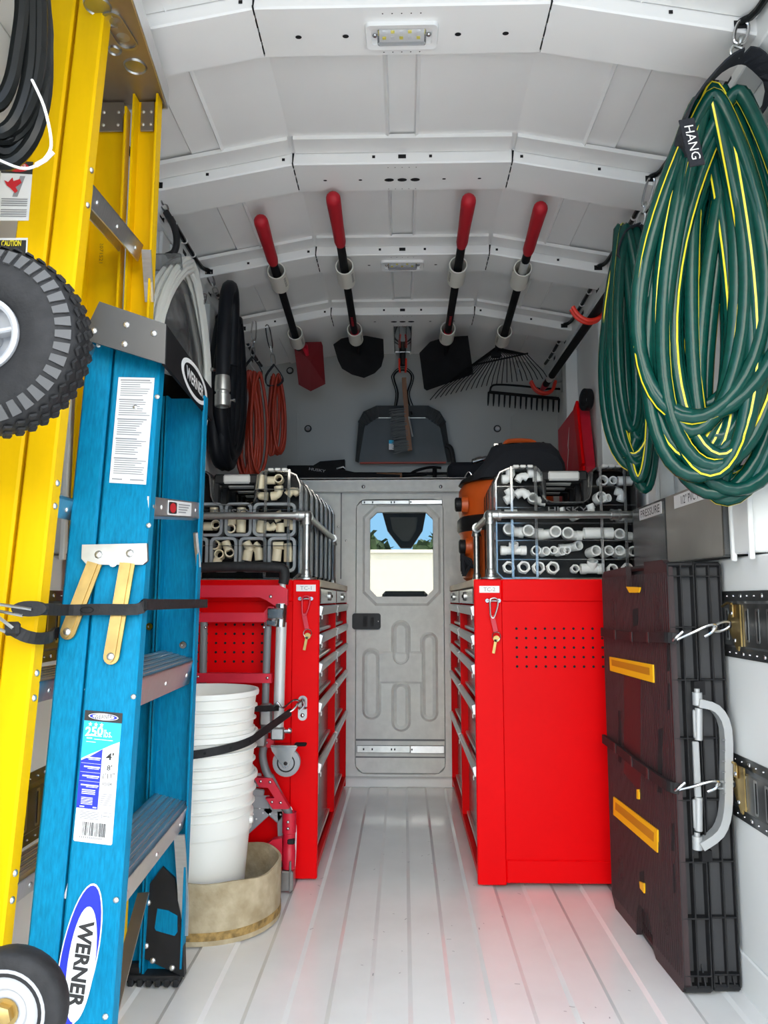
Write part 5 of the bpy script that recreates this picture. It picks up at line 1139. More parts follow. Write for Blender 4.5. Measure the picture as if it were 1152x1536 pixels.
# rubber straps tying both ladders
def wz_(z, px): pass
za = .842; hook = at(44, 914, 1.225)
t = thing('rubber_strap', 'long black rubber strap stretched level across both ladders', 'strap', hook)
n0 = near(za); f0_ = far(za)
pts = [hook+V((-.008, 0, 0)), at(70, 914, 1.245), at(88, 915, 1.282), web(110, 915, .018), web(150, 914, .018), web(205, 914, .017), V((n0.x+.006, n0.y-.004, za)), V((n0.x+.010, n0.y+.02, za)), V((f0_.x+.010, f0_.y-.02, za)), V((f0_.x+.008, f0_.y+.008, za)), V((f0_.x-.03, f0_.y+.012, za))]
m = MB(); band(m, spline(pts, 3), .019, .006); sb = obj('strap_band', m, RUBBER, t)
m = MB(); p = pts[0]; m.prism(ell(0, 0, .026, .0125, 20), p+V((.010, -.006, .001)), (1, .2, 0), (0, 0, 1), (0, .011, 0)); obj('strap_end', m, RUBBER, t)
m = MB(); m.ring(ell(0, 0, .012, .0055, 20), ell(0, 0, .0105, .0045, 20), web(130, 915, .0222), (1, 0, 0), (0, 0, 1), (0, .0008, 0)); obj('moulded_mark', m, CABLE, sb)
m = MB(); m.tube([p+V((.016, -.008, .000)), p+V((-.03, -.010, .007)), p+V((-.07, -.006, .012))], .0028, 6); m.tube([p+V((.002, -.008, -.010)), p+V((-.035, -.010, -.003)), p+V((-.07, -.006, .002))], .0028, 6); obj('hook', m, CHROME, t)
hook = at(16, 942, 1.215); t = thing('rubber_strap', 'short black rubber strap hooked round the yellow ladder only', 'strap', hook)
pts = [hook, at(35, 953, 1.222), at(58, 958, 1.245), at(76, 955, 1.29), at(84, 949, 1.36), V((-.60, 1.45, .79))]
m = MB(); band(m, spline(pts, 3), .019, .006); obj('strap_band', m, RUBBER, t); m = MB(); m.box(hook+V((.004, -.002, -.001)), (.024, .012, .022), .004); obj('strap_end', m, RUBBER, t)
m = MB(); m.tube([hook+V((.008, -.008, 0)), hook+V((-.02, -.008, .020)), hook+V((-.05, -.004, .03))], .0028, 6); m.tube([hook+V((-.004, -.006, -.006)), hook+V((-.05, -.004, .012))], .0028, 6); obj('hook', m, STEEL, t)

# ------------------------------------------------------------------ slotted cargo tracks on both walls
BLKTR = mat('dark_oiled_steel', (.15, .155, .155), .30, .85, var=.35, scale=14)
def etrack(sg, z0, z1, ya, yb, lab):
    X = sg*.745; t = thing('cargo_track', lab, 'track', (X, (ya+yb)/2, z0)); n = V((-sg, 0, 0))
    m = MB(); zz = [(z0, 0), (z0+.022, 0), (z0+.028, .008), (z1-.028, .008), (z1-.022, 0), (z1, 0)]
    m.sheet([[V((X-sg*(.003+d), y, z)) for z, d in (zz if sg > 0 else zz[::-1])] for y in (ya, yb)]); m.bx(X-sg*.002, X, ya, yb, z0, z1); pl = obj('track_plate', m, BLKTR, t)
    y = ya+.03; i = 0
    while y < yb-.02:
        m = MB(); m.prism(rrect(-.0075, .0075, -.036, .036, .003, 2), (X-sg*.0112, y, (z0+z1)/2), (0, 1, 0), (0, 0, 1), n*.0006); sl = obj('slot_rim', m, STEEL, t)
        m = MB(); m.prism(rrect(-.0055, -.0005, -.031, .031, .002, 2), (X-sg*.0119, y, (z0+z1)/2), (0, 1, 0), (0, 0, 1), n*.0006); obj('slot_shadow', m, DARK, sl)
        y += .050; i += 1
    y = ya+.02; i = 0
    while y < yb-.01:
        for z in (z0+.011, z1-.011): m = MB(); m.rivet((X-sg*.003, y, z), n, .0055 if i % 3 == 0 else .0028, .003, 7); obj('bolt', m, CHROME, t)
        y += .034; i += 1
etrack(1, .722, .870, 1.50, 2.38, 'upper slotted steel cargo track on the right wall')
etrack(1, .370, .508, 1.50, 2.38, 'lower slotted steel cargo track on the right wall')
etrack(-1, .722, .870, 1.30, 2.36, 'upper slotted cargo track on the left wall, between the ladders')
etrack(-1, .370, .508, 1.30, 2.36, 'lower slotted cargo track on the left wall, between the ladders')
def efit(p, z, lab):
    X = .733; t = thing('track_fitting', lab, 'fitting', p)
    y = p.y; m = MB(); pl_ = [(.03, .048), (-.008, .048), (-.012, .036), (-.030, .024), (-.036, .006), (-.026, -.012), (.006, -.050), (.014, -.052), (.016, -.042), (.030, -.042)]
    pl_ = [(-a, b_) for a, b_ in pl_]
    m.prism(pl_, (X, y, z), (0, 1, 0), (0, 0, 1), (-.0035, 0, 0)); pt = obj('plate', m, ZINC, t)
    m = MB(); m.lathe([(.009, 0), (.009, .0006)], (X-.0035, y+.022, z+.004), (-1, 0, 0), 14); obj('eye_hole', m, DARK, pt)
    m = MB(); m.bx(X-.008, X-.0035, y-.004, y+.012, z+.020, z+.050, .002); m.tube([(X-.006, y+.002, z+.050), (X-.008, y+.02, z+.052), (X-.010, y+.045, z+.044)], .003, 6); obj('spring_latch', m, ZINC, pt)
    for dz in (.030, -.030): m = MB(); m.rivet((X-.008 if dz > 0 else X-.0035, y-.0, z+dz), (-1, 0, 0), .005, .003); obj('rivet', m, CHROME, pt)
    return t

# ------------------------------------------------------------------ folded work platform on the right wall
SX0, SX1, SYa, SYb, SZ = .607, .733, 1.79, 2.29, .944
def lx(y): return SX0-(y-SYa)*.045                     # left face closes slightly towards the back
t = thing('folding_workbench', 'folded black workbench with yellow slots and grey handle standing against the right wall', 'workbench', ((SX0+SX1)/2, 2.04, 0))
u = V((-.045, 1, 0)).normalized(); zv = V((0, 0, 1)); nl = V((-1, -.045, 0)).normalized(); O = V((SX0, SYa, 0)); LW = (SYb-SYa)
def lf(px, py):                                          # picture point on the left face
    d = ray(px, py); o = V((0, 0, H)); k = (O-o).dot(nl)/d.dot(nl); p = o+d*k; return ((p-O).dot(u), p.z)
r = .03
po = [(0, .02), (.012, 0)]
a, b_ = lf(978, 1394)[0], lf(953, 1352)[0]
po += [(a-.02, 0), (a-.005, .012), (a, .05), (a+.02, .085), (b_-.03, .085), (b_-.005, .06), (b_, 0)] if b_ > a else []
po += [(LW-.03, 0), (LW, .03), (LW, SZ-.035), (LW-.02, SZ-.012)]
n0, n1 = lf(966, 855)[0], lf(940, 855)[0]
po += [(n1+.008, SZ-.006), (n1, SZ-.075), (n0, SZ-.075), (n0, SZ), (.03, SZ), (.006, SZ-.012), (0, SZ-.04)]
m = MB(); m.prism(po, O, u, zv, -nl*.014); top = obj('bench_top', m, BROWNP, t)
def sidep(nm, poly, mt, h_, parent, base=0.):
    m = MB(); m.prism(poly, O+nl*base, u, zv, nl*h_); return obj(nm, m, mt, parent)
def quadl(c): return [lf(*q) for q in c]
m = MB()
for k in range(40): s_ = .012+k*LW/41; m.bar(O+u*s_+zv*.03+nl*.0004, O+u*s_+zv*(SZ-.03)+nl*.0004, .0022, .0012, 0, nl)
stuff(obj('fine_rib', m, BROWNP, top))
for c in (((916, 985), (981, 997), (982, 1024), (917, 1006)), ((922, 1195), (988, 1245), (988, 1279), (922, 1222))):
    q = quadl(c); b_ = sidep('yellow_slot', q, YPLAS, .004, t); ctr = (sum(p[0] for p in q)/4, sum(p[1] for p in q)/4)
    sidep('slot_floor', [(ctr[0]+(p[0]-ctr[0])*.88, ctr[1]+(p[1]-ctr[1])*.42+.004) for p in q], mat('amber_plastic', (.55, .22, .008), .5), .0045, b_)
for c, mt in ((((941, 880), (962, 881), (960, 889), (946, 889)), YPLAS), (((957, 1184), (960, 1184), (960, 1199), (957, 1198)), YPLAS), (((961, 1322), (968, 1325), (968, 1340), (962, 1332)), YPLAS)):
    sidep('yellow_catch', quadl(c), mt, .004, t)
for c in (((950, 914), (957, 912), (957, 938), (950, 940)), ((960, 1308), (966, 1306), (967, 1340), (961, 1334)), ((1001, 966), (1004, 966), (1005, 1006), (1001, 1007)), ((1002, 1025), (1005, 1025), (1006, 1064), (1002, 1066)), ((928, 1066), (931, 1066), (932, 1145), (928, 1142)), ((988, 1094), (994, 1092), (993, 1190), (987, 1188)), ((1008, 1235), (1011, 1235), (1012, 1277), (1008, 1276)), ((1010, 1296), (1012, 1296), (1014, 1338), (1011, 1340))):
    sidep('slot', quadl(c), DARK, .0012, t)
m = MB()
for c in ((921, 918), (988, 922), (931, 1305), (1000, 1375)):
    s_, z_ = lf(*c)
    for k in range(4): m.ring(ell(s_, z_, .022-.005*k, .042-.009*k, 24), ell(s_, z_, .0205-.005*k, .040-.009*k, 24), O, u, zv, nl*.0012)
stuff(obj('moulded_ring', m, BROWNP, top))
m = MB(); s0 = lf(985, 1100)[0]; m.prism([(s_, z) for s_, z in quadl(((937, 1000), (962, 1004), (962, 1190), (937, 1160)))], O, u, zv, nl*.0012); obj('centre_strip', m, BROWNP, top)
# near face: a black grid of cells in two halves
m = MB(); m.bx(SX0+.014, SX1-.002, SYa+.022, SYb-.02, .012, SZ-.012); core = obj('core', m, CELL, t)
xs = [SX0+.004, SX0+.030, SX0+.062, SX0+.066, SX0+.094, SX1-.002]
hh = .12
zr_ = [at(1060, y, SYa).z for y in (864, 941, 1020, 1108, 1201, 1294, 1379, 1465)]
for half, (xa, xb, xm, off) in enumerate(((SX0, SX0+.062, SX0+.031, 0), (SX0+.066, SX1, SX0+.098, .008))):
    m = MB(); w_ = .0035
    for x in (xa+w_/2, xm, xb-w_/2): m.bx(x-w_/2, x+w_/2, SYa+off, SYa+.03, .012, SZ-.012, .001)
    for z in zr_: m.bx(xa, xb, SYa+off, SYa+.03, z-w_/2, z+w_/2, .001)
    m.bx(xa, xb, SYa+off+.002, SYb-.03, SZ-.018, SZ-.006, .004); m.bx(xa, xb, SYa+off+.002, SYb-.03, .002, .016, .004)
    for x0_, x1_ in ((xa, xm), (xm, xb)):
        m.prism([(0, 0), (.03, 0), (.03, .05)], ((x0_+x1_)/2-.0015, SYa+off, .018), (0, 1, 0), (0, 0, 1), (.003, 0, 0))
    obj('grid_half', m, BLACK, t)
# grey carry handle with its pivots
hp = [at(*q, SYa-.006) for q in ((1046, 1054), (1072, 1062), (1088, 1092), (1089, 1160), (1088, 1215), (1077, 1248), (1050, 1268))]
m = MB(); sp = spline(hp, 3); band(m, sp, .030, .018, (0, 1, 0)); 
hd = obj('carry_handle', m, SILV, t)
for py in (1048, 1264): p = at(1046, py, SYa-.004); m = MB(); m.cyl(p+V((0, 0, -.014)), p+V((0, 0, .014)), .011, n=14); m.cyl(p+V((0, 0, .014)), p+V((0, 0, .022)), .006, n=10); obj('pivot', m, SILV, hd)
for ya_, yb_ in ((1062, 1110), (1196, 1246)): a, b_ = at(1048, ya_, SYa-.002), at(1048, yb_, SYa-.002); m = MB(); m.cyl(a, b_, .0085, n=12); m.bx(a.x-.014, a.x-.008, a.y-.003, a.y+.004, b_.z+.004, a.z-.004, .002); obj('hinge_barrel', m, SILV, hd)
a, b_ = at(1043, 1112, SYa-.004), at(1047, 1196, SYa-.004); m = MB(); m.bar(a, b_, .014, .010, .002, (0, 1, 0)); obj('link_bar', m, SILV, hd)
m = MB()
for k in range(6): p = at(1084, 1110+16*k, SYa-.023); m.bx(p.x-.002, p.x+.006, p.y-.001, p.y+.001, p.z-.001, p.z+.001)
stuff(obj('scale_mark', m, GREYP, hd))
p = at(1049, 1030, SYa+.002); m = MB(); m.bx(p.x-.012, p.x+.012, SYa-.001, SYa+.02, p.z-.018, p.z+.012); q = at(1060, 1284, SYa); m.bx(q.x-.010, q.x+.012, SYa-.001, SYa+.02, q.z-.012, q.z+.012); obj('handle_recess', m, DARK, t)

def platform_strap(c, h, fit_y, fz, lab):
    t = thing('rubber_strap', lab, 'strap', O+u*.2)
    pts = []
    for q in c: s_, z_ = lf(*q); pts.append(O+u*s_+zv*z_+nl*.009)
    e = pts[-1]; tip = e+V((.018, -.022, -.002)); pts[-1] = e; pts.append(tip)
    m = MB(); band(m, spline(pts, 4), .024, .009); sb = obj('strap_band', m, RUBBER, t)
    m = MB()
    for k in range(1, len(pts)-2):
        q = pts[k]; m.box(q+nl*.005, (.003, .012, .025), .0)
    stuff(obj('strap_rib', m, BROWNP, sb))
    X = .727; ey = V((X, fit_y+.022, fz+.004))
    a = tip+V((-.002, -.004, 0)); 
    m = MB(); m.tube(spline([a+V((.010, -.008, .016)), a+V((-.006, -.008, .002)), a+V((-.004, .006, -.004)), a+(ey-a)*.30+V((0, -.006, .006)), a+(ey-a)*.58+V((0, -.008, .012)), a+(ey-a)*.74+V((0, -.004, .006)), a+(ey-a)*.68+V((0, .000, -.006)), a+(ey-a)*.52+V((0, .0, -.012))], 4), .0034, 7); obj('s_hook', m, CHROME, t)
    r0 = a+(ey-a)*.72; m = MB(); m.tube([ (r0+ey)/2+(ey-r0)*.62*math.cos(2*PI*k/14)+V((0, -.25, 1)).normalized()*.010*math.sin(2*PI*k/14) for k in range(14)], .003, 6, True); obj('ring', m, STEEL, t)
y1 = atx(1104, 940, .733).y; z1 = atx(1104, 940, .733).z
efit(V((.733, y1, .745)), z1, 'upper yellow-zinc fitting clipped into the right cargo track')
platform_strap(((908, 948), (930, 952), (955, 955), (980, 956), (1005, 956)), 0, y1, z1, 'upper black rubber strap around the folded workbench')
y2 = atx(1110, 1182, .733).y; z2 = atx(1110, 1182, .733).z
efit(V((.733, y2, .39)), z2, 'lower yellow-zinc fitting clipped into the right cargo track')
platform_strap(((910, 1108), (930, 1122), (955, 1142), (980, 1160), (1008, 1178)), 0, y2, z2, 'lower black rubber strap slanting around the folded workbench')

# ------------------------------------------------------------------ hung coils along both walls
def hose_bundle(nm, lab, cx, cyy, ztop, n, zbot, wd, hdir, r, mt, stripe=None, seed=1, spread=.02, dzs=.0, cat='hose', lean=0.):
    r_ = random.Random(seed); t = thing(nm, lab, cat, (cx, cyy, zbot[0])); hx = V(hdir).normalized(); hy = V((-hx.y, hx.x, 0))
    per = 22; prm = []
    for k in range(n+1): prm.append((r_.uniform(*wd), r_.uniform(*zbot), r_.uniform(-spread, spread), r_.uniform(-spread, spread), ztop-r_.uniform(0, .025)-dzs*k, r_.uniform(-.25, .25)))
    pts = []
    for k in range(n):
        A_, B_ = prm[k], prm[k+1]
        for j in range(per):
            f = j/per; g = [A_[i]+(B_[i]-A_[i])*f for i in range(6)]; a = 2*PI*f; q = (1-math.cos(a))/2
            w_ = g[0]*math.sin(a+.18*math.sin(a))*(.20+.80*q**.85)*1.08
            z = g[4]-(g[4]-g[1])*q
            pts.append(V((cx, cyy, z))+hx*(w_+g[2]*.8+g[5]*.08*q+lean*(1-q))+hy*(g[3]*(1-.3*q)+g[5]*.10*math.sin(a)*q))
    for p in pts: p.x = max(-.765, min(.765, p.x))
    path = spline(pts, 2); m = MB(); m.tube(path, r, 9); obj('hose_loop', m, mt, t)
    if stripe:
        P_, fr, rr = m.frames; m = MB()
        vs = []; N = len(P_)
        for i in range(N):
            ph = 1.2+1.8*math.sin(i/44*2.1+seed)+i*.012
            for dp in (-.13, .0, .13): vs.append(P_[i]+(fr[i][0]*math.cos(ph+dp)+fr[i][1]*math.sin(ph+dp))*(r*1.035))
        m.add(vs, [[3*i+k, 3*i+k+1, 3*i+k+4, 3*i+k+3] for i in range(N-1) for k in (0, 1)], True); obj('hose_stripe', m, stripe, t)
    return t
hb = hose_bundle('garden_hose', 'large coil of thick dark green hose with yellow stripe at the front right', .640, 1.56, 1.905, 32, (1.035, 1.26), (.015, .19), (.93, -.30, 0), .0150, GREEN, YSTR, 4, .065, lean=.05)
m = MB(); pts = [V((.690, 1.46, 1.945)), V((.655, 1.47, 1.93)), V((.60, 1.49, 1.87)), V((.572, 1.50, 1.80)), V((.585, 1.53, 1.765)), V((.62, 1.55, 1.80)), V((.70, 1.56, 1.86)), V((.755, 1.55, 1.87)), V((.765, 1.50, 1.915)), V((.72, 1.47, 1.945)), V((.690, 1.46, 1.945))]
t = thing('hanging_strap', 'wide black strap with white HANG lettering holding the front green hose', 'strap', (.69, 1.46, 1.945)); band(m, spline(pts, 3), .048, .004, (0, 1, 0)); obj('strap_band', m, NAVY, t)
a, b_ = at(1032, 190, 1.44), at(1044, 240, 1.44); text('HANG', (a+b_)/2+V((0, -.003, 0)), (b_-a), V(((b_-a).z*-1, 0, (b_-a).x)), .018, WSTICK, t, 'lettering', n=(0, -1, 0))
m = MB(); mid = (a+b_)/2; dd = (b_-a).normalized(); s_ = V((-dd.z, 0, dd.x)); m.bar(a-dd*.016, b_+dd*.012, .030, .003, 0, (0, 1, 0)); o_ = obj('strap_flap', m, NAVY, t)
carabiner(bm(1, 1)+V((.0, -.002, 0)), V((.676, 1.462, 1.945)), 'long steel carabiner above the front green hose', .0038, .013)
hose_bundle('garden_hose', 'smaller dark green hose coil hanging behind the large one at right', .637, 2.08, 1.885, 14, (1.13, 1.34), (.01, .115), (.95, -.25, 0), .0145, GREEN, YSTR, 8, .04)
m = MB(); pts = [V((.655, 2.06, 1.885)), V((.615, 2.05, 1.86)), V((.595, 2.06, 1.80)), V((.62, 2.07, 1.78)), V((.67, 2.08, 1.83)), V((.70, 2.08, 1.86)), V((.655, 2.06, 1.885))]
band(m, spline(pts, 3), .040, .004, (0, 1, 0)); tag(obj('hanging_strap', m, NAVY), 'black strap loop holding the smaller green hose', 'strap')
carabiner(bm(2, 1), V((.660, 2.055, 1.885)), 'steel carabiner above the smaller green hose', .0035, .011)
m = MB(); a = at(984, 330, 2.25); m.tube([a, a+V((.03, .1, .04)), a+V((.04, .3, .05))], .02, 10); t = thing('air_hose', 'red hose end glimpsed behind the green hoses at right', 'hose', a); obj('hose_end', m, RED2, t)
# white tubing coil on a black hook, left wall
t = thing('tubing_coil', 'coil of white plastic tubing wrapped in film on the left wall', 'tubing', (-.69, 2.22, 1.23)); c = V((-.685, 2.235, 1.56)); r_ = random.Random(5); pts = []
for k in range(12):
    R_ = .265+.011*(k % 4)+r_.uniform(-.004, .004); dx = -.030+.020*(k//4)+.003*r_.random()
    for j in range(28): a = 2*PI*j/28; pts.append(c+V((dx+.02+.012*math.cos(a), R_*.95*math.sin(a)*(1-.42*max(0, math.cos(a))**1.5), R_*1.06*math.cos(a))))
m = MB(); m.tube(pts, .0085, 7); obj('tube_loop', m, PEX, t)
m = MB(); m.lathe([(.10, -.028), (.255, -.030), (.255, .012), (.10, .014)], c+V((.012, 0, 0)), (1, 0, 0), 40, True); obj('film_wrap', m, WRAP, t)
for a_ in (.5, 1.35, -.5):
    m = MB(); q = c+V((.01, .285*math.sin(a_), .29*math.cos(a_))); m.box(q, (.085, .012, .048), .004, Matrix.Rotation(-a_, 3, 'X')); obj('tie_band', m, WRAP, t)
hk = [at(x, y, 2.14) for x, y in ((249, 318), (261, 340), (265, 362), (261, 378), (250, 384))]
m = MB(); m.tube(spline(hk, 4), .010, 9); t2 = thing('coil_hook', 'black padded hook carrying the white tubing coil', 'hook', hk[0]); obj('hook_arm', m, RUBBER, t2)
carabiner(bm(2, -1), hk[0]+V((0, 0, .004)), 'steel carabiner above the white tubing coil', .003, .010)
m = MB(); a = at(302, 470, 2.52); m.bx(-.726, -.70, 2.50, 2.508, a.z-.09, a.z+.05); tagp = obj('paper_tag', m, WSTICK); tag(tagp, 'white paper tag beside the white tubing on the left wall', 'tag')
# black suction hose with a steel coupling
t = hose_bundle('suction_hose', 'fat black suction hose with steel coupling on the left wall', -.665, 2.84, 1.925, 8, (1.32, 1.46), (.04, .20), (.16, 1, 0), .026, HOSEBLK, None, 12, .03)
a, b_ = at(334, 573, 2.50), at(334, 612, 2.50); d = (b_-a)
m = MB(); m.lathe([(.024, -.02), (.0262, 0), (.0262, .030), (.022, .033), (.022, .042), (.0265, .044), (.0265, .083), (.023, .085), (.021, .06)], a, d, 20); cpl = obj('steel_coupling', m, STEEL, t)
m = MB(); p = a+d*.72; m.cyl(p+V((.026, 0, 0)), p+V((.040, 0, 0)), .0045, n=8); m.lathe([(.007, .036), (.007, .042)], p, (1, 0, 0), 8); obj('set_screw', m, CHROME, cpl)
m = MB(); m.tube(spline([a+V((-.02, .20, .12)), a+V((-.01, .17, .30)), a+V((0, .10, .365)), a+V((0, .035, .33)), a+V((0, .004, .2)), a+V((0, 0, .02))], 4), .024, 10); obj('hose_tail', m, HOSEBLK, t)
carabiner(bm(3, -1), V((-.672, 2.66, 1.95)), 'steel carabiner above the black suction hose', .003, .010)
m = MB(); p = at(334, 672, 2.8); m.tube(arc(p, .022, -60, 80, 6), .008, 8); tag(obj('hose_fitting', m, HOOKR), 'small red fitting in the dark below the suction hose', 'fitting')
# orange extension cords
hose_bundle('extension_cord', 'orange extension cord bundle hanging nearer on the left wall', -.622, 3.10, 1.80, 12, (1.33, 1.38), (.01, .066), (.9, .4, 0), .0068, ORCORD, None, 31, .03, cat='cord')
hose_bundle('extension_cord', 'orange extension cord bundle hanging farther back, its loops ending higher', -.560, 3.30, 1.84, 9, (1.47, 1.53), (.008, .052), (.9, .4, 0), .0068, ORCORD, None, 33, .022, cat='cord')
for (a, b_), top, bot, lab in ((((-.66, 3.10), (-.60, 3.10)), V((-.630, 3.145, 2.03)), V((-.628, 3.11, 1.86)), 'carabiner over the nearer orange cord'), (((-.59, 3.3), (-.53, 3.3)), V((-.585, 3.19, 2.03)), V((-.566, 3.28, 1.88)), 'carabiner over the farther orange cord')):
    carabiner(top, bot, 'small '+lab, .003, .010)
    m = MB(); q = bot; band(m, spline([q, q+V((-.035, 0, -.05)), q+V((-.03, .01, -.09)), q+V((.02, .01, -.09)), q+V((.04, 0, -.06)), q], 3), .022, .004, (0, 1, 0)); tag(obj('hanging_strap', m, NAVY), 'black strap loop under the '+lab, 'strap')

# ------------------------------------------------------------------ tools hung under the roof
def roof_tool(nm, lab, p0, p1, p2, grip, sticker=None, glab='PVC'):
    """p0 grip tip, p1/p2 sleeve centres"""
    t = thing(nm, lab, 'shovel' if 'shovel' in nm else nm.split('_')[-1], p1)
    p0, p1, p2 = V(p0), V(p1), V(p2); d = (p2-p0).normalized(); 
    m = MB(); m.tube([p0+d*.01, p2+d*.10], [.0145, .0150], 12); sh_ = obj('shaft', m, BLKMET, t)
    m = MB(); q = [0, .006, .016, .03, grip*.6, grip*.92, grip]; rr = [.006, .016, .0215, .0225, .0195, .0195, .0165]
    m.tube([p0+d*k for k in q], rr, 14); obj('grip', m, REDD, t)
    return t, d
def sleeve(p, d, lab, k):
    t = thing('pipe_sleeve', lab, 'sleeve', p); m = MB(); p = V(p); L = .125
    m.lathe([(.0325, -L/2), (.0325, L/2), (.0285, L/2), (.0285, -L/2)], p, d, 24, True); b_ = obj('sleeve_body', m, PVC2, t)
    m = MB(); m.cyl(p+V((0, .02, .030)), p+V((0, .02, .075)), .008, n=8); obj('mounting_bolt', m, STEEL, t)
    m = MB(); d = V(d).normalized(); s_ = V((1, 0, -.35)).normalized()*(1 if k else -1)
    up = d
    for row in range(2):
        for i in range(7):
            a = math.radians(-38 if k else 218)+(.16*row if k else -.16*row); n_ = V((math.cos(a), 0, math.sin(a))); q = p+n_*.0327+d*(-.035+.010*i)
            tg = V((-math.sin(a), 0, math.cos(a))); h_ = (.003, .0022)[i % 2]; m.add([q-d*h_-tg*.002, q+d*h_-tg*.002, q+d*h_+tg*.002, q-d*h_+tg*.002], [[0, 1, 2, 3]]); m.f[-1] = m.f[-1] if k else m.f[-1][::-1]
    stuff(obj('printed_mark', m, INK, b_))
zs1, zs2 = 2.030, 2.024
specs = [('spade', 'narrow dark red trenching spade hung under the roof, leftmost tool', -.452, -.470, 2.245, 0), ('round_shovel', 'round-point black shovel hung under the roof, second tool from left', -.207, -.209, 2.145, 0), ('square_shovel', 'square black shovel hung under the roof, third tool from left', .198, .197, 2.165, 0), ('leaf_rake', 'black wire leaf rake hung under the roof, rightmost red-gripped tool', .428, .443, 2.19, 0)]
near_lab = ['leftmost front white pipe sleeve, around the spade shaft', 'front white pipe sleeve around the round shovel shaft', 'front white pipe sleeve around the square shovel shaft', 'rightmost front white pipe sleeve, around the leaf rake shaft']
far_lab = ['leftmost rear white pipe sleeve, just above the red spade blade', 'rear white pipe sleeve just above the round shovel blade', 'rear white pipe sleeve just above the square shovel blade', 'rear white pipe sleeve just above the rake tines']
tools = []
for k, (nm, lab, x1, x2, yt, _) in enumerate(specs):
    dz = -.014 if abs(x1) > .4 else 0
    s1 = V((x1, 2.68, zs1+dz)); s2 = V((x2, 3.29, zs2-.006+dz)); dr = (s2-s1).normalized()
    p1 = s1+V((0, 0, -.006)); p2 = s2+V((0, 0, -.010)); dd = (p2-p1).normalized(); p0 = p1+dd*(yt-2.68)/dd.y
    t, d = roof_tool(nm, lab, p0, p1, p2, .30); tools.append((t, d, p2))
    sleeve(s1, dr, near_lab[k], k > 2 or k < 2); sleeve(s2, dr, far_lab[k], k < 2)
m = MB(); t, d, p2 = tools[3]; p1_ = V((.428, 2.68, zs1-.02)); q = p1_-d*.13; m.tube([q, q+d*.085], .0152, 12); obj('shaft_sticker', m, SILVG, t)
for k in (1, 2):
    t, d, p2 = tools[k]; q = p2-d*.20+V((0, -.0, -.0152)); m = MB()
    for i in range(6): w_ = .006; c_ = q+d*(-.05+.017*i); m.add([c_+V((-w_, 0, 0))-d*.006, c_+V((w_, 0, 0))-d*.006, c_+V((w_*.6, 0, 0))+d*.006, c_+V((-w_*.6, 0, 0))+d*.006], [[0, 1, 2, 3]])
    stuff(obj('worn_print', m, REDD, t))
    m = MB(); m.cyl(p2-d*.06, p2-d*.03, .017, n=14); obj('ferrule', m, RED2, t)
def blade(t, pxs, Yf, mt, nm='blade', bend=.012, thick=.004, split=None):
    """outline picked off the photograph, laid on a plane falling away from the roof"""
    P_ = [at(px, py, Yf(py)) for px, py in pxs]; c = sum(P_, V())/len(P_); nrm = (P_[1]-P_[0]).cross(P_[2]-P_[1]).normalized()
    if nrm.y > 0: nrm = -nrm
    n = len(P_); m = MB(); vs = P_+[p-nrm*thick for p in P_]+[c-nrm*bend, c-nrm*(bend+thick)]
    m.add(vs, [[i, (i+1) % n, 2*n] for i in range(n)]+[[n+(i+1) % n, n+i, 2*n+1] for i in range(n)]+[[i, n+i, n+(i+1) % n, (i+1) % n] for i in range(n)]); return obj(nm, m, mt, t)
DKRED = mat('dark_red_steel', (.16, .004, .008), .5, var=.1)
Yb = lambda py: 3.44+(py-508)*.0022
b1 = blade(tools[0][0], [(441, 519), (448, 514), (482, 513), (484, 519), (488, 576), (466, 587), (448, 577)], Yb, DKRED)
p = tools[0][2]; m = MB(); m.tube([p+tools[0][1]*.06, at(457, 519, 3.44), at(461, 533, 3.47)], [.016, .016, .008], 10); obj('socket', m, RED2, tools[0][0])
pts = [(500, 517), (512, 508), (530, 505), (548, 504), (575, 509), (576, 535), (572, 550), (562, 560), (546, 567), (528, 562), (513, 553), (507, 541)]
blade(tools[1][0], pts, Yb, BLKMET); p = tools[1][2]; m = MB(); m.tube([p+tools[1][1]*.05, at(537, 512, 3.42), at(539, 533, 3.46)], [.017, .018, .005], 10); obj('socket', m, BLKMET, tools[1][0])
pts = [(629, 530), (645, 513), (668, 506), (702, 504), (710, 560), (708, 562), (640, 586), (636, 583)]
blade(tools[2][0], pts, Yb, BLKMET, bend=.004); p = tools[2][2]; m = MB(); m.tube([p+tools[2][1]*.05, at(672, 512, 3.42), at(668, 533, 3.46)], [.017, .018, .006], 10); obj('socket', m, BLKMET, tools[2][0])
# rake head
t, d, p2 = tools[3]; hub = at(748, 514, 3.40); n = 24; rb_ = None
m = MB(); m.tube([p2+d*.05, hub, at(744, 530, 3.43)], [.016, .014, .009], 10); m.box(at(744, 532, 3.43), (.045, .02, .03), .004); obj('socket', m, BLKMET, t)
for k in range(n):
    f = k/(n-1); bx_, by_ = 705+(790-705)*f, 549+(531-549)*f-4*math.sin(PI*f); tx, ty_ = (648+(800-648)*f**.92, 601+(565-601)*f-8*math.sin(PI*f)) if f < .99 else (804, 562)
    tx = 645+(822-645)*f; ty_ = 600-32*f-6*math.sin(PI*f)
    a_, b_, c_ = at(742+5*f, 522, 3.41), at(bx_, by_, 3.50), at(tx+(bx_-tx)*.22, ty_+(by_-ty_)*.30, 3.60)
    m = MB(); m.tube([a_, b_, c_, at(tx, ty_, 3.63)], .0022, 5); obj('tine', m, BLKMET, t)
m = MB(); m.bar(at(700, 550, 3.503), at(792, 530, 3.503), .006, .008, 0, (0, 1, 0)); obj('tine_spreader', m, BLKMET, t)
m = MB(); p = at(777, 557, 3.55); m.box(p, (.010, .02, .03), .002); obj('adjuster_clip', m, STEEL, t)
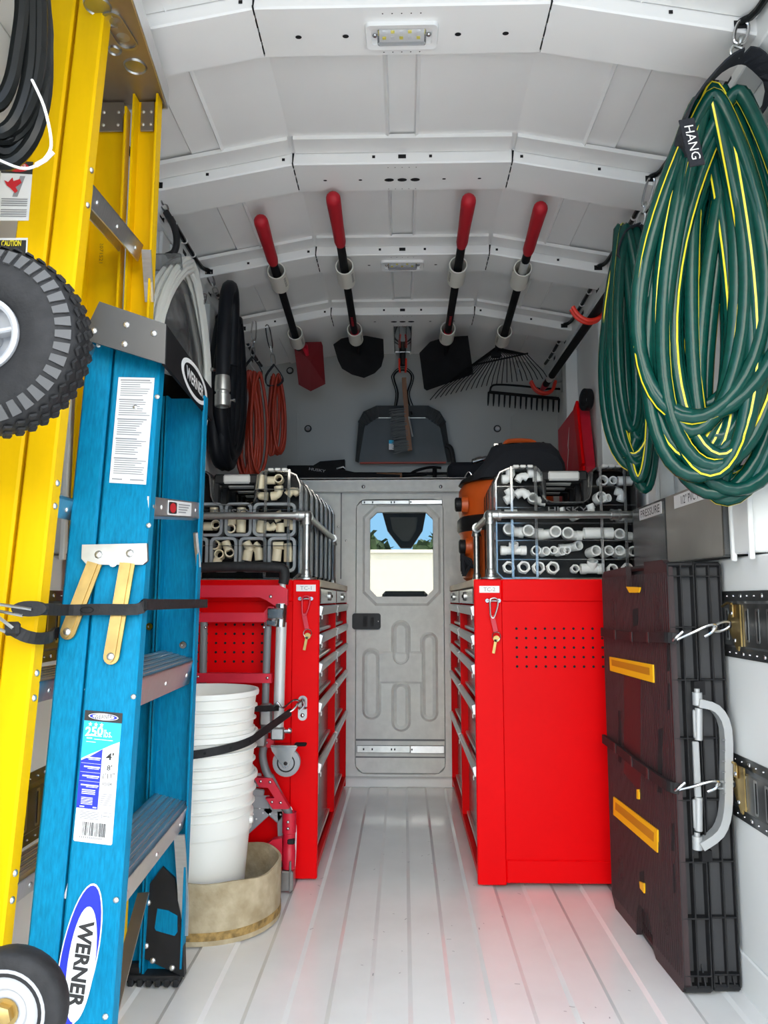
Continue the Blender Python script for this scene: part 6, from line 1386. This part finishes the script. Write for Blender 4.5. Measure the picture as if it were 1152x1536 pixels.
# bow rake across red hooks on the right wall
hA, hB = atx(893, 470, .66), at(812, 586, 3.72)
t = thing('bow_rake', 'black bow rake resting on two red hooks along the right wall', 'rake', hB)
st_ = hA+(hA-hB)*.35; dd = (hB-hA); m = MB(); m.tube([st_, hB-dd*.12], .0155, 12); obj('shaft', m, BLKMET, t)
m = MB(); m.tube([hB-dd*.26, hB-dd*.20], .0162, 12); obj('shaft_sticker', m, SILVG, t)
m = MB(); m.tube([hB-dd*.12, hB-dd*.01], [.017, .010], 12); obj('socket', m, RED2, t)
YR_ = 3.75; bow = [at(x, y, YR_) for x, y in ((735, 588), (737, 580), (745, 577), (770, 578), (800, 581), (812, 584), (826, 583), (846, 584), (858, 586), (862, 594))]
m = MB(); m.tube(spline(bow, 3), .0052, 8); obj('bow', m, BLKMET, t)
m = MB(); a, b_ = at(733, 588, YR_), at(865, 598, YR_); b_.x = min(b_.x, .775); m.bar(a, b_, .012, .014, .002); obj('rake_bar', m, BLKMET, t)
for k in range(14):
    f = k/13; q = a+(b_-a)*f; m = MB(); m.tube([q, q+V((-.004, -.006, -.050)), q+V((-.006, -.012, -.072))], [.0052, .0045, .0025], 6); obj('tine', m, BLKMET, t)
for (pp, lab) in ((((858, 462), (866, 474), (880, 482), (895, 480), (904, 470)), 'nearer red vinyl-coated hook on the right wall under the rake shaft'), (((796, 572), (803, 584), (815, 590), (828, 586), (833, 572)), 'farther red vinyl-coated hook on the right wall by the rake head')):
    Yk = hA.y if pp[0][0] > 840 else 3.66; a = [at(x, y, Yk) for x, y in pp]; t = thing('wall_hook', lab, 'hook', a[2])
    for dy in (-.012, .012): m = MB(); m.tube(spline([q+V((0, dy, 0)) for q in a], 4), .0075, 8); obj('hook_arm', m, HOOKR, t)
    m = MB(); e = a[-1]; m.bar(e, V((.782, e.y, e.z+.01)), .03, .02, .002); m.bx(.772, .782, e.y-.02, e.y+.02, e.z-.05, e.z+.06, .002); obj('hook_base', m, STEEL, t)

# ------------------------------------------------------------------ dustpan, brush and clip on the upper bulkhead, shelf contents
Yd = 3.79; D = lambda px, py, Y=Yd: at(px, py, Y)
t = thing('dustpan', 'grey sheet-metal dustpan standing on the high shelf against the back wall', 'dustpan', (.0, Yd, 1.44))
f0 = [(538, 694), (547, 640), (552, 630), (566, 627), (640, 627), (654, 631), (660, 641), (671, 694)]
P_ = [D(*q, Yd+.01) for q in f0]; m = MB(); m.prism([(p.x, p.z) for p in P_], (0, Yd+.01, 0), (1, 0, 0), (0, 0, 1), (0, .003, 0)); pan = obj('pan_floor', m, DUSTM, t)
f1 = [(533, 692), (538, 632), (545, 618), (565, 609), (642, 609), (660, 618), (668, 632), (677, 692)]
Q_ = [D(*q, Yd-.05) for q in f1]; m = MB()
for i in range(7): m.add([P_[i], P_[i+1], Q_[i+1], Q_[i]], [[0, 1, 2, 3]]); o_ = V((0, .003, .003)); m.add([P_[i]+o_, P_[i+1]+o_, Q_[i+1]+o_, Q_[i]+o_], [[3, 2, 1, 0]])
obj('pan_wall', m, DUSTM, t)
for sg in (0, 1):
    a0, a1 = (Q_[1], Q_[3]) if sg == 0 else (Q_[6], Q_[4]); i0, i1 = (P_[1], P_[3]) if sg == 0 else (P_[6], P_[4]); md = Q_[2] if sg == 0 else Q_[5]
    for k in range(6):
        f_ = k/5; q = a0*(1-f_)**2+md*2*f_*(1-f_)+a1*f_**2; i_ = i0+(i1-i0)*f_; m = MB(); m.bar(i_+V((0, -.004, 0)), q+V((0, -.004, 0)), .012, .006, .001, (0, 1, 0)); obj('corner_pleat', m, DUSTM, t)
m = MB(); a, b_ = D(540, 694, Yd-.0), D(669, 694, Yd-.0); m.bx(a.x, b_.x, Yd-.006, Yd+.008, a.z-.006, a.z+.002); obj('lip_edge', m, ORCORD, t)
m = MB(); m.tube([P_[3]+V((0, -.004, 0)), P_[4]+V((0, -.004, 0))], .0022, 6); obj('bead', m, STEEL, t)
m = MB(); m.tube(spline([D(x, y, 3.77) for x, y in ((594, 612), (597, 590), (592, 572), (591, 563), (598, 556), (610, 556), (617, 563), (616, 574), (611, 592), (618, 622))], 4), .0042, 7); m.tube(spline([D(x, y, 3.775) for x, y in ((591, 612), (594, 590), (589, 572), (588, 563), (597, 553), (611, 553), (620, 563), (619, 574), (614, 592), (621, 612))], 4), .0025, 6); obj('wire_handle', m, BLKMET, t)
t = thing('spring_clip', 'black spring clip with red tips gripping the dustpan handle', 'clip', D(604, 545, 3.74))
m = MB(); a, b_ = D(604, 529, 3.75), D(604, 548, 3.74); m.cyl(a, b_, .016, .013, 12); m.bar(a+V((0, .02, .0)), a+V((0, .09, 0)), .02, .02); obj('clip_body', m, RUBBER, t)
for x0, x1 in ((599, 600), (609, 608)): m = MB(); m.tube([D(x0, 538, 3.735), D(x0, 550, 3.73), D(x1, 559, 3.735)], .005, 8); obj('red_tip', m, HOOKR, t)
t = thing('hand_brush', 'wooden counter brush with grey bristles hanging in front of the dustpan', 'brush', D(606, 620, 3.70)); Yq = 3.71
m = MB(); ps = [D(606, 567, Yq), D(607, 585, Yq), D(609, 610, Yq), D(611, 640, Yq), D(615, 676, Yq)]; band(m, spline(ps, 3), .020, .022, (0, 1, 0)); obj('brush_handle', m, WOOD, t)
r_ = random.Random(17); bm_ = []
for k in range(16):
    f_ = k/15; a = D(608+6*f_, 614+60*f_, Yq); m = MB()
    for j in range(9):
        y = r_.uniform(-.014, .014); z = r_.uniform(-.006, .006); L = r_.uniform(.066, .082); q = a+V((0, y, z)); m.tube([q, q+V((-L*.5, y*.3, -.004)), q+V((-L, y*.6, -.012+z))], [.0018, .0018, .0012], 4, smooth=False)
    obj('bristle_tuft', m, BRIST, t)
m = MB(); a = D(587, 668, 3.75); m.bx(a.x-.012, a.x+.012, 3.748, 3.751, a.z-.022, a.z+.026); lb = obj('tag', m, WSTICK, t); m = MB(); m.bx(a.x-.012, a.x+.012, 3.747, 3.7485, a.z+.008, a.z+.026); obj('tag_header', m, CYAN, lb)
m = MB(); m.tube([D(613, 625, 3.70), D(619, 655, 3.70)], .004, 6); obj('hang_ring', m, STEEL, t)
t = thing('plastic_strap', 'clear plastic hanging strap below the rear roof bow, above the clip', 'strap', at(604, 510, 3.6))
a, b_, c_, d_ = at(591, 488, 3.40), at(617, 488, 3.40), at(616, 528, 3.72), at(592, 528, 3.72); m = MB(); nn = (b_-a).cross(c_-b_).normalized()
m.add([a, b_, c_, d_]+[p+nn*.003 for p in (a, b_, c_, d_)], [[0, 1, 2, 3], [7, 6, 5, 4], [0, 4, 5, 1], [1, 5, 6, 2], [2, 6, 7, 3], [3, 7, 4, 0]]); obj('strap_sheet', m, CLEAR, t)
m = MB(); [m.tube([p, q], .0022, 6) for p, q in ((a, d_), (b_, c_), (a+(b_-a)*.3, d_+(c_-d_)*.3), (a+(b_-a)*.7, d_+(c_-d_)*.7))]; m.tube([d_, c_], .003, 6); obj('strap_edge', m, CLEARE, t)
# black scoop with lettering, wooden-handled tool and hoop on the shelf
Ys = 3.70; t = thing('scraper_shovel', 'black long-nosed scraper lettered HUSKY lying on the high shelf', 'scraper', at(470, 712, Ys))
P_ = [at(x, y, Ys) for x, y in ((426, 717), (431, 698), (470, 698), (480, 692), (517, 689), (517, 703), (508, 703), (535, 709), (600, 712), (600, 717))]; m = MB(); m.prism([(p.x, p.z) for p in P_], (0, Ys, 0), (1, 0, 0), (0, 0, 1), (0, .04, 0)); sb = obj('blade', m, BLKMET, t)
a, b_ = at(463, 703, Ys), at(489, 707, Ys); text('HUSKY', (a+b_)/2+V((.0, -.0006, 0)), b_-a, (0, 0, 1), .0135, GINK, sb, 'lettering', width=.085, bold=.02, n=(0, -1, 0), shear=.15)
m = MB(); m.tube([at(505, 703, Ys), at(515, 700, Ys-.01), at(519, 704, Ys)], .004, 6); obj('rivet_tab', m, STEEL, sb)
t = thing('wooden_handle_tool', 'tool with short wooden handle lying on the high shelf below the dustpan', 'tool', at(580, 712, 3.72))
m = MB(); m.tube([at(565, 713, 3.72), at(603, 713, 3.72)], .013, 10); obj('handle', m, WOOD, t); m = MB(); m.tube([at(603, 713, 3.72), at(640, 711, 3.73)], [.011, .008], 10); m.tube([at(520, 710, 3.72), at(566, 712, 3.72)], .007, 8); obj('shank', m, BLKMET, t)
m = MB(); m.tube(spline([at(x, y, 3.75) for x, y in ((612, 714), (624, 706), (645, 701), (662, 702))], 4), .007, 8); m.tube([at(652, 702, 3.75), at(652, 717, 3.75)], .011, 8); tag(obj('wire_hoop', m, BLKMET), 'black bent rod lying at the right of the wooden handle on the shelf', 'rod')
m = MB(); m.bx(-.50, .22, 3.775, 3.80, 1.470, 1.480); m.tube([V((-.5, 3.78, 1.478)), V((.2, 3.78, 1.474))], .006, 6); tag(obj('flat_bar', m, BLKMET), 'long black bar running behind the tools on the high shelf', 'bar')
t = thing('loppers', 'black loppers standing at the right end of the dustpan on the shelf', 'loppers', at(672, 690, 3.74)); m = MB(); m.tube(spline([at(x, y, 3.74) for x, y in ((668, 668), (676, 672), (680, 690), (683, 716))], 4), .012, 8); obj('handle', m, RUBBER, t)

# ------------------------------------------------------------------ repeats belong together
GROUPS = {'carabiner': 'steel carabiners along the roof edges', 'pipe_sleeve': 'white pipe sleeves under the roof bows', 'rubber_strap': 'black rubber tie-down straps', 'cargo_track': 'slotted cargo tracks on the walls',
          'track_fitting': 'zinc fittings in the right cargo tracks', 'wall_hook': 'red hooks on the right wall', 'tool_cabinet': 'red tool cabinets', 'key_clip': 'key clips on the cabinet fronts', 'pipe_rail': 'pipe rails on the worktops',
          'garden_hose': 'green garden hose coils', 'extension_cord': 'orange extension cords', 'ceiling_lamp': 'strip lamps in the roof bows', 'parts_bin': 'parts bins on the wall ledge', 'hanging_strap': 'black hanging straps', 'wiring_loom': 'wiring looms along the roof edges', 'step_ladder': 'step ladders at left'}
for o in C.objects:
    s_ = o.name.split('.')[0]
    if o.parent is None and s_ in GROUPS and 'group' not in o: o['group'] = GROUPS[s_]
    if o.parent is None and s_ == 'organizer_case': o['group'] = 'organizer cases on the right cabinet' if 'right cabinet' in o['label'] else 'organizer cases on the left cabinet'
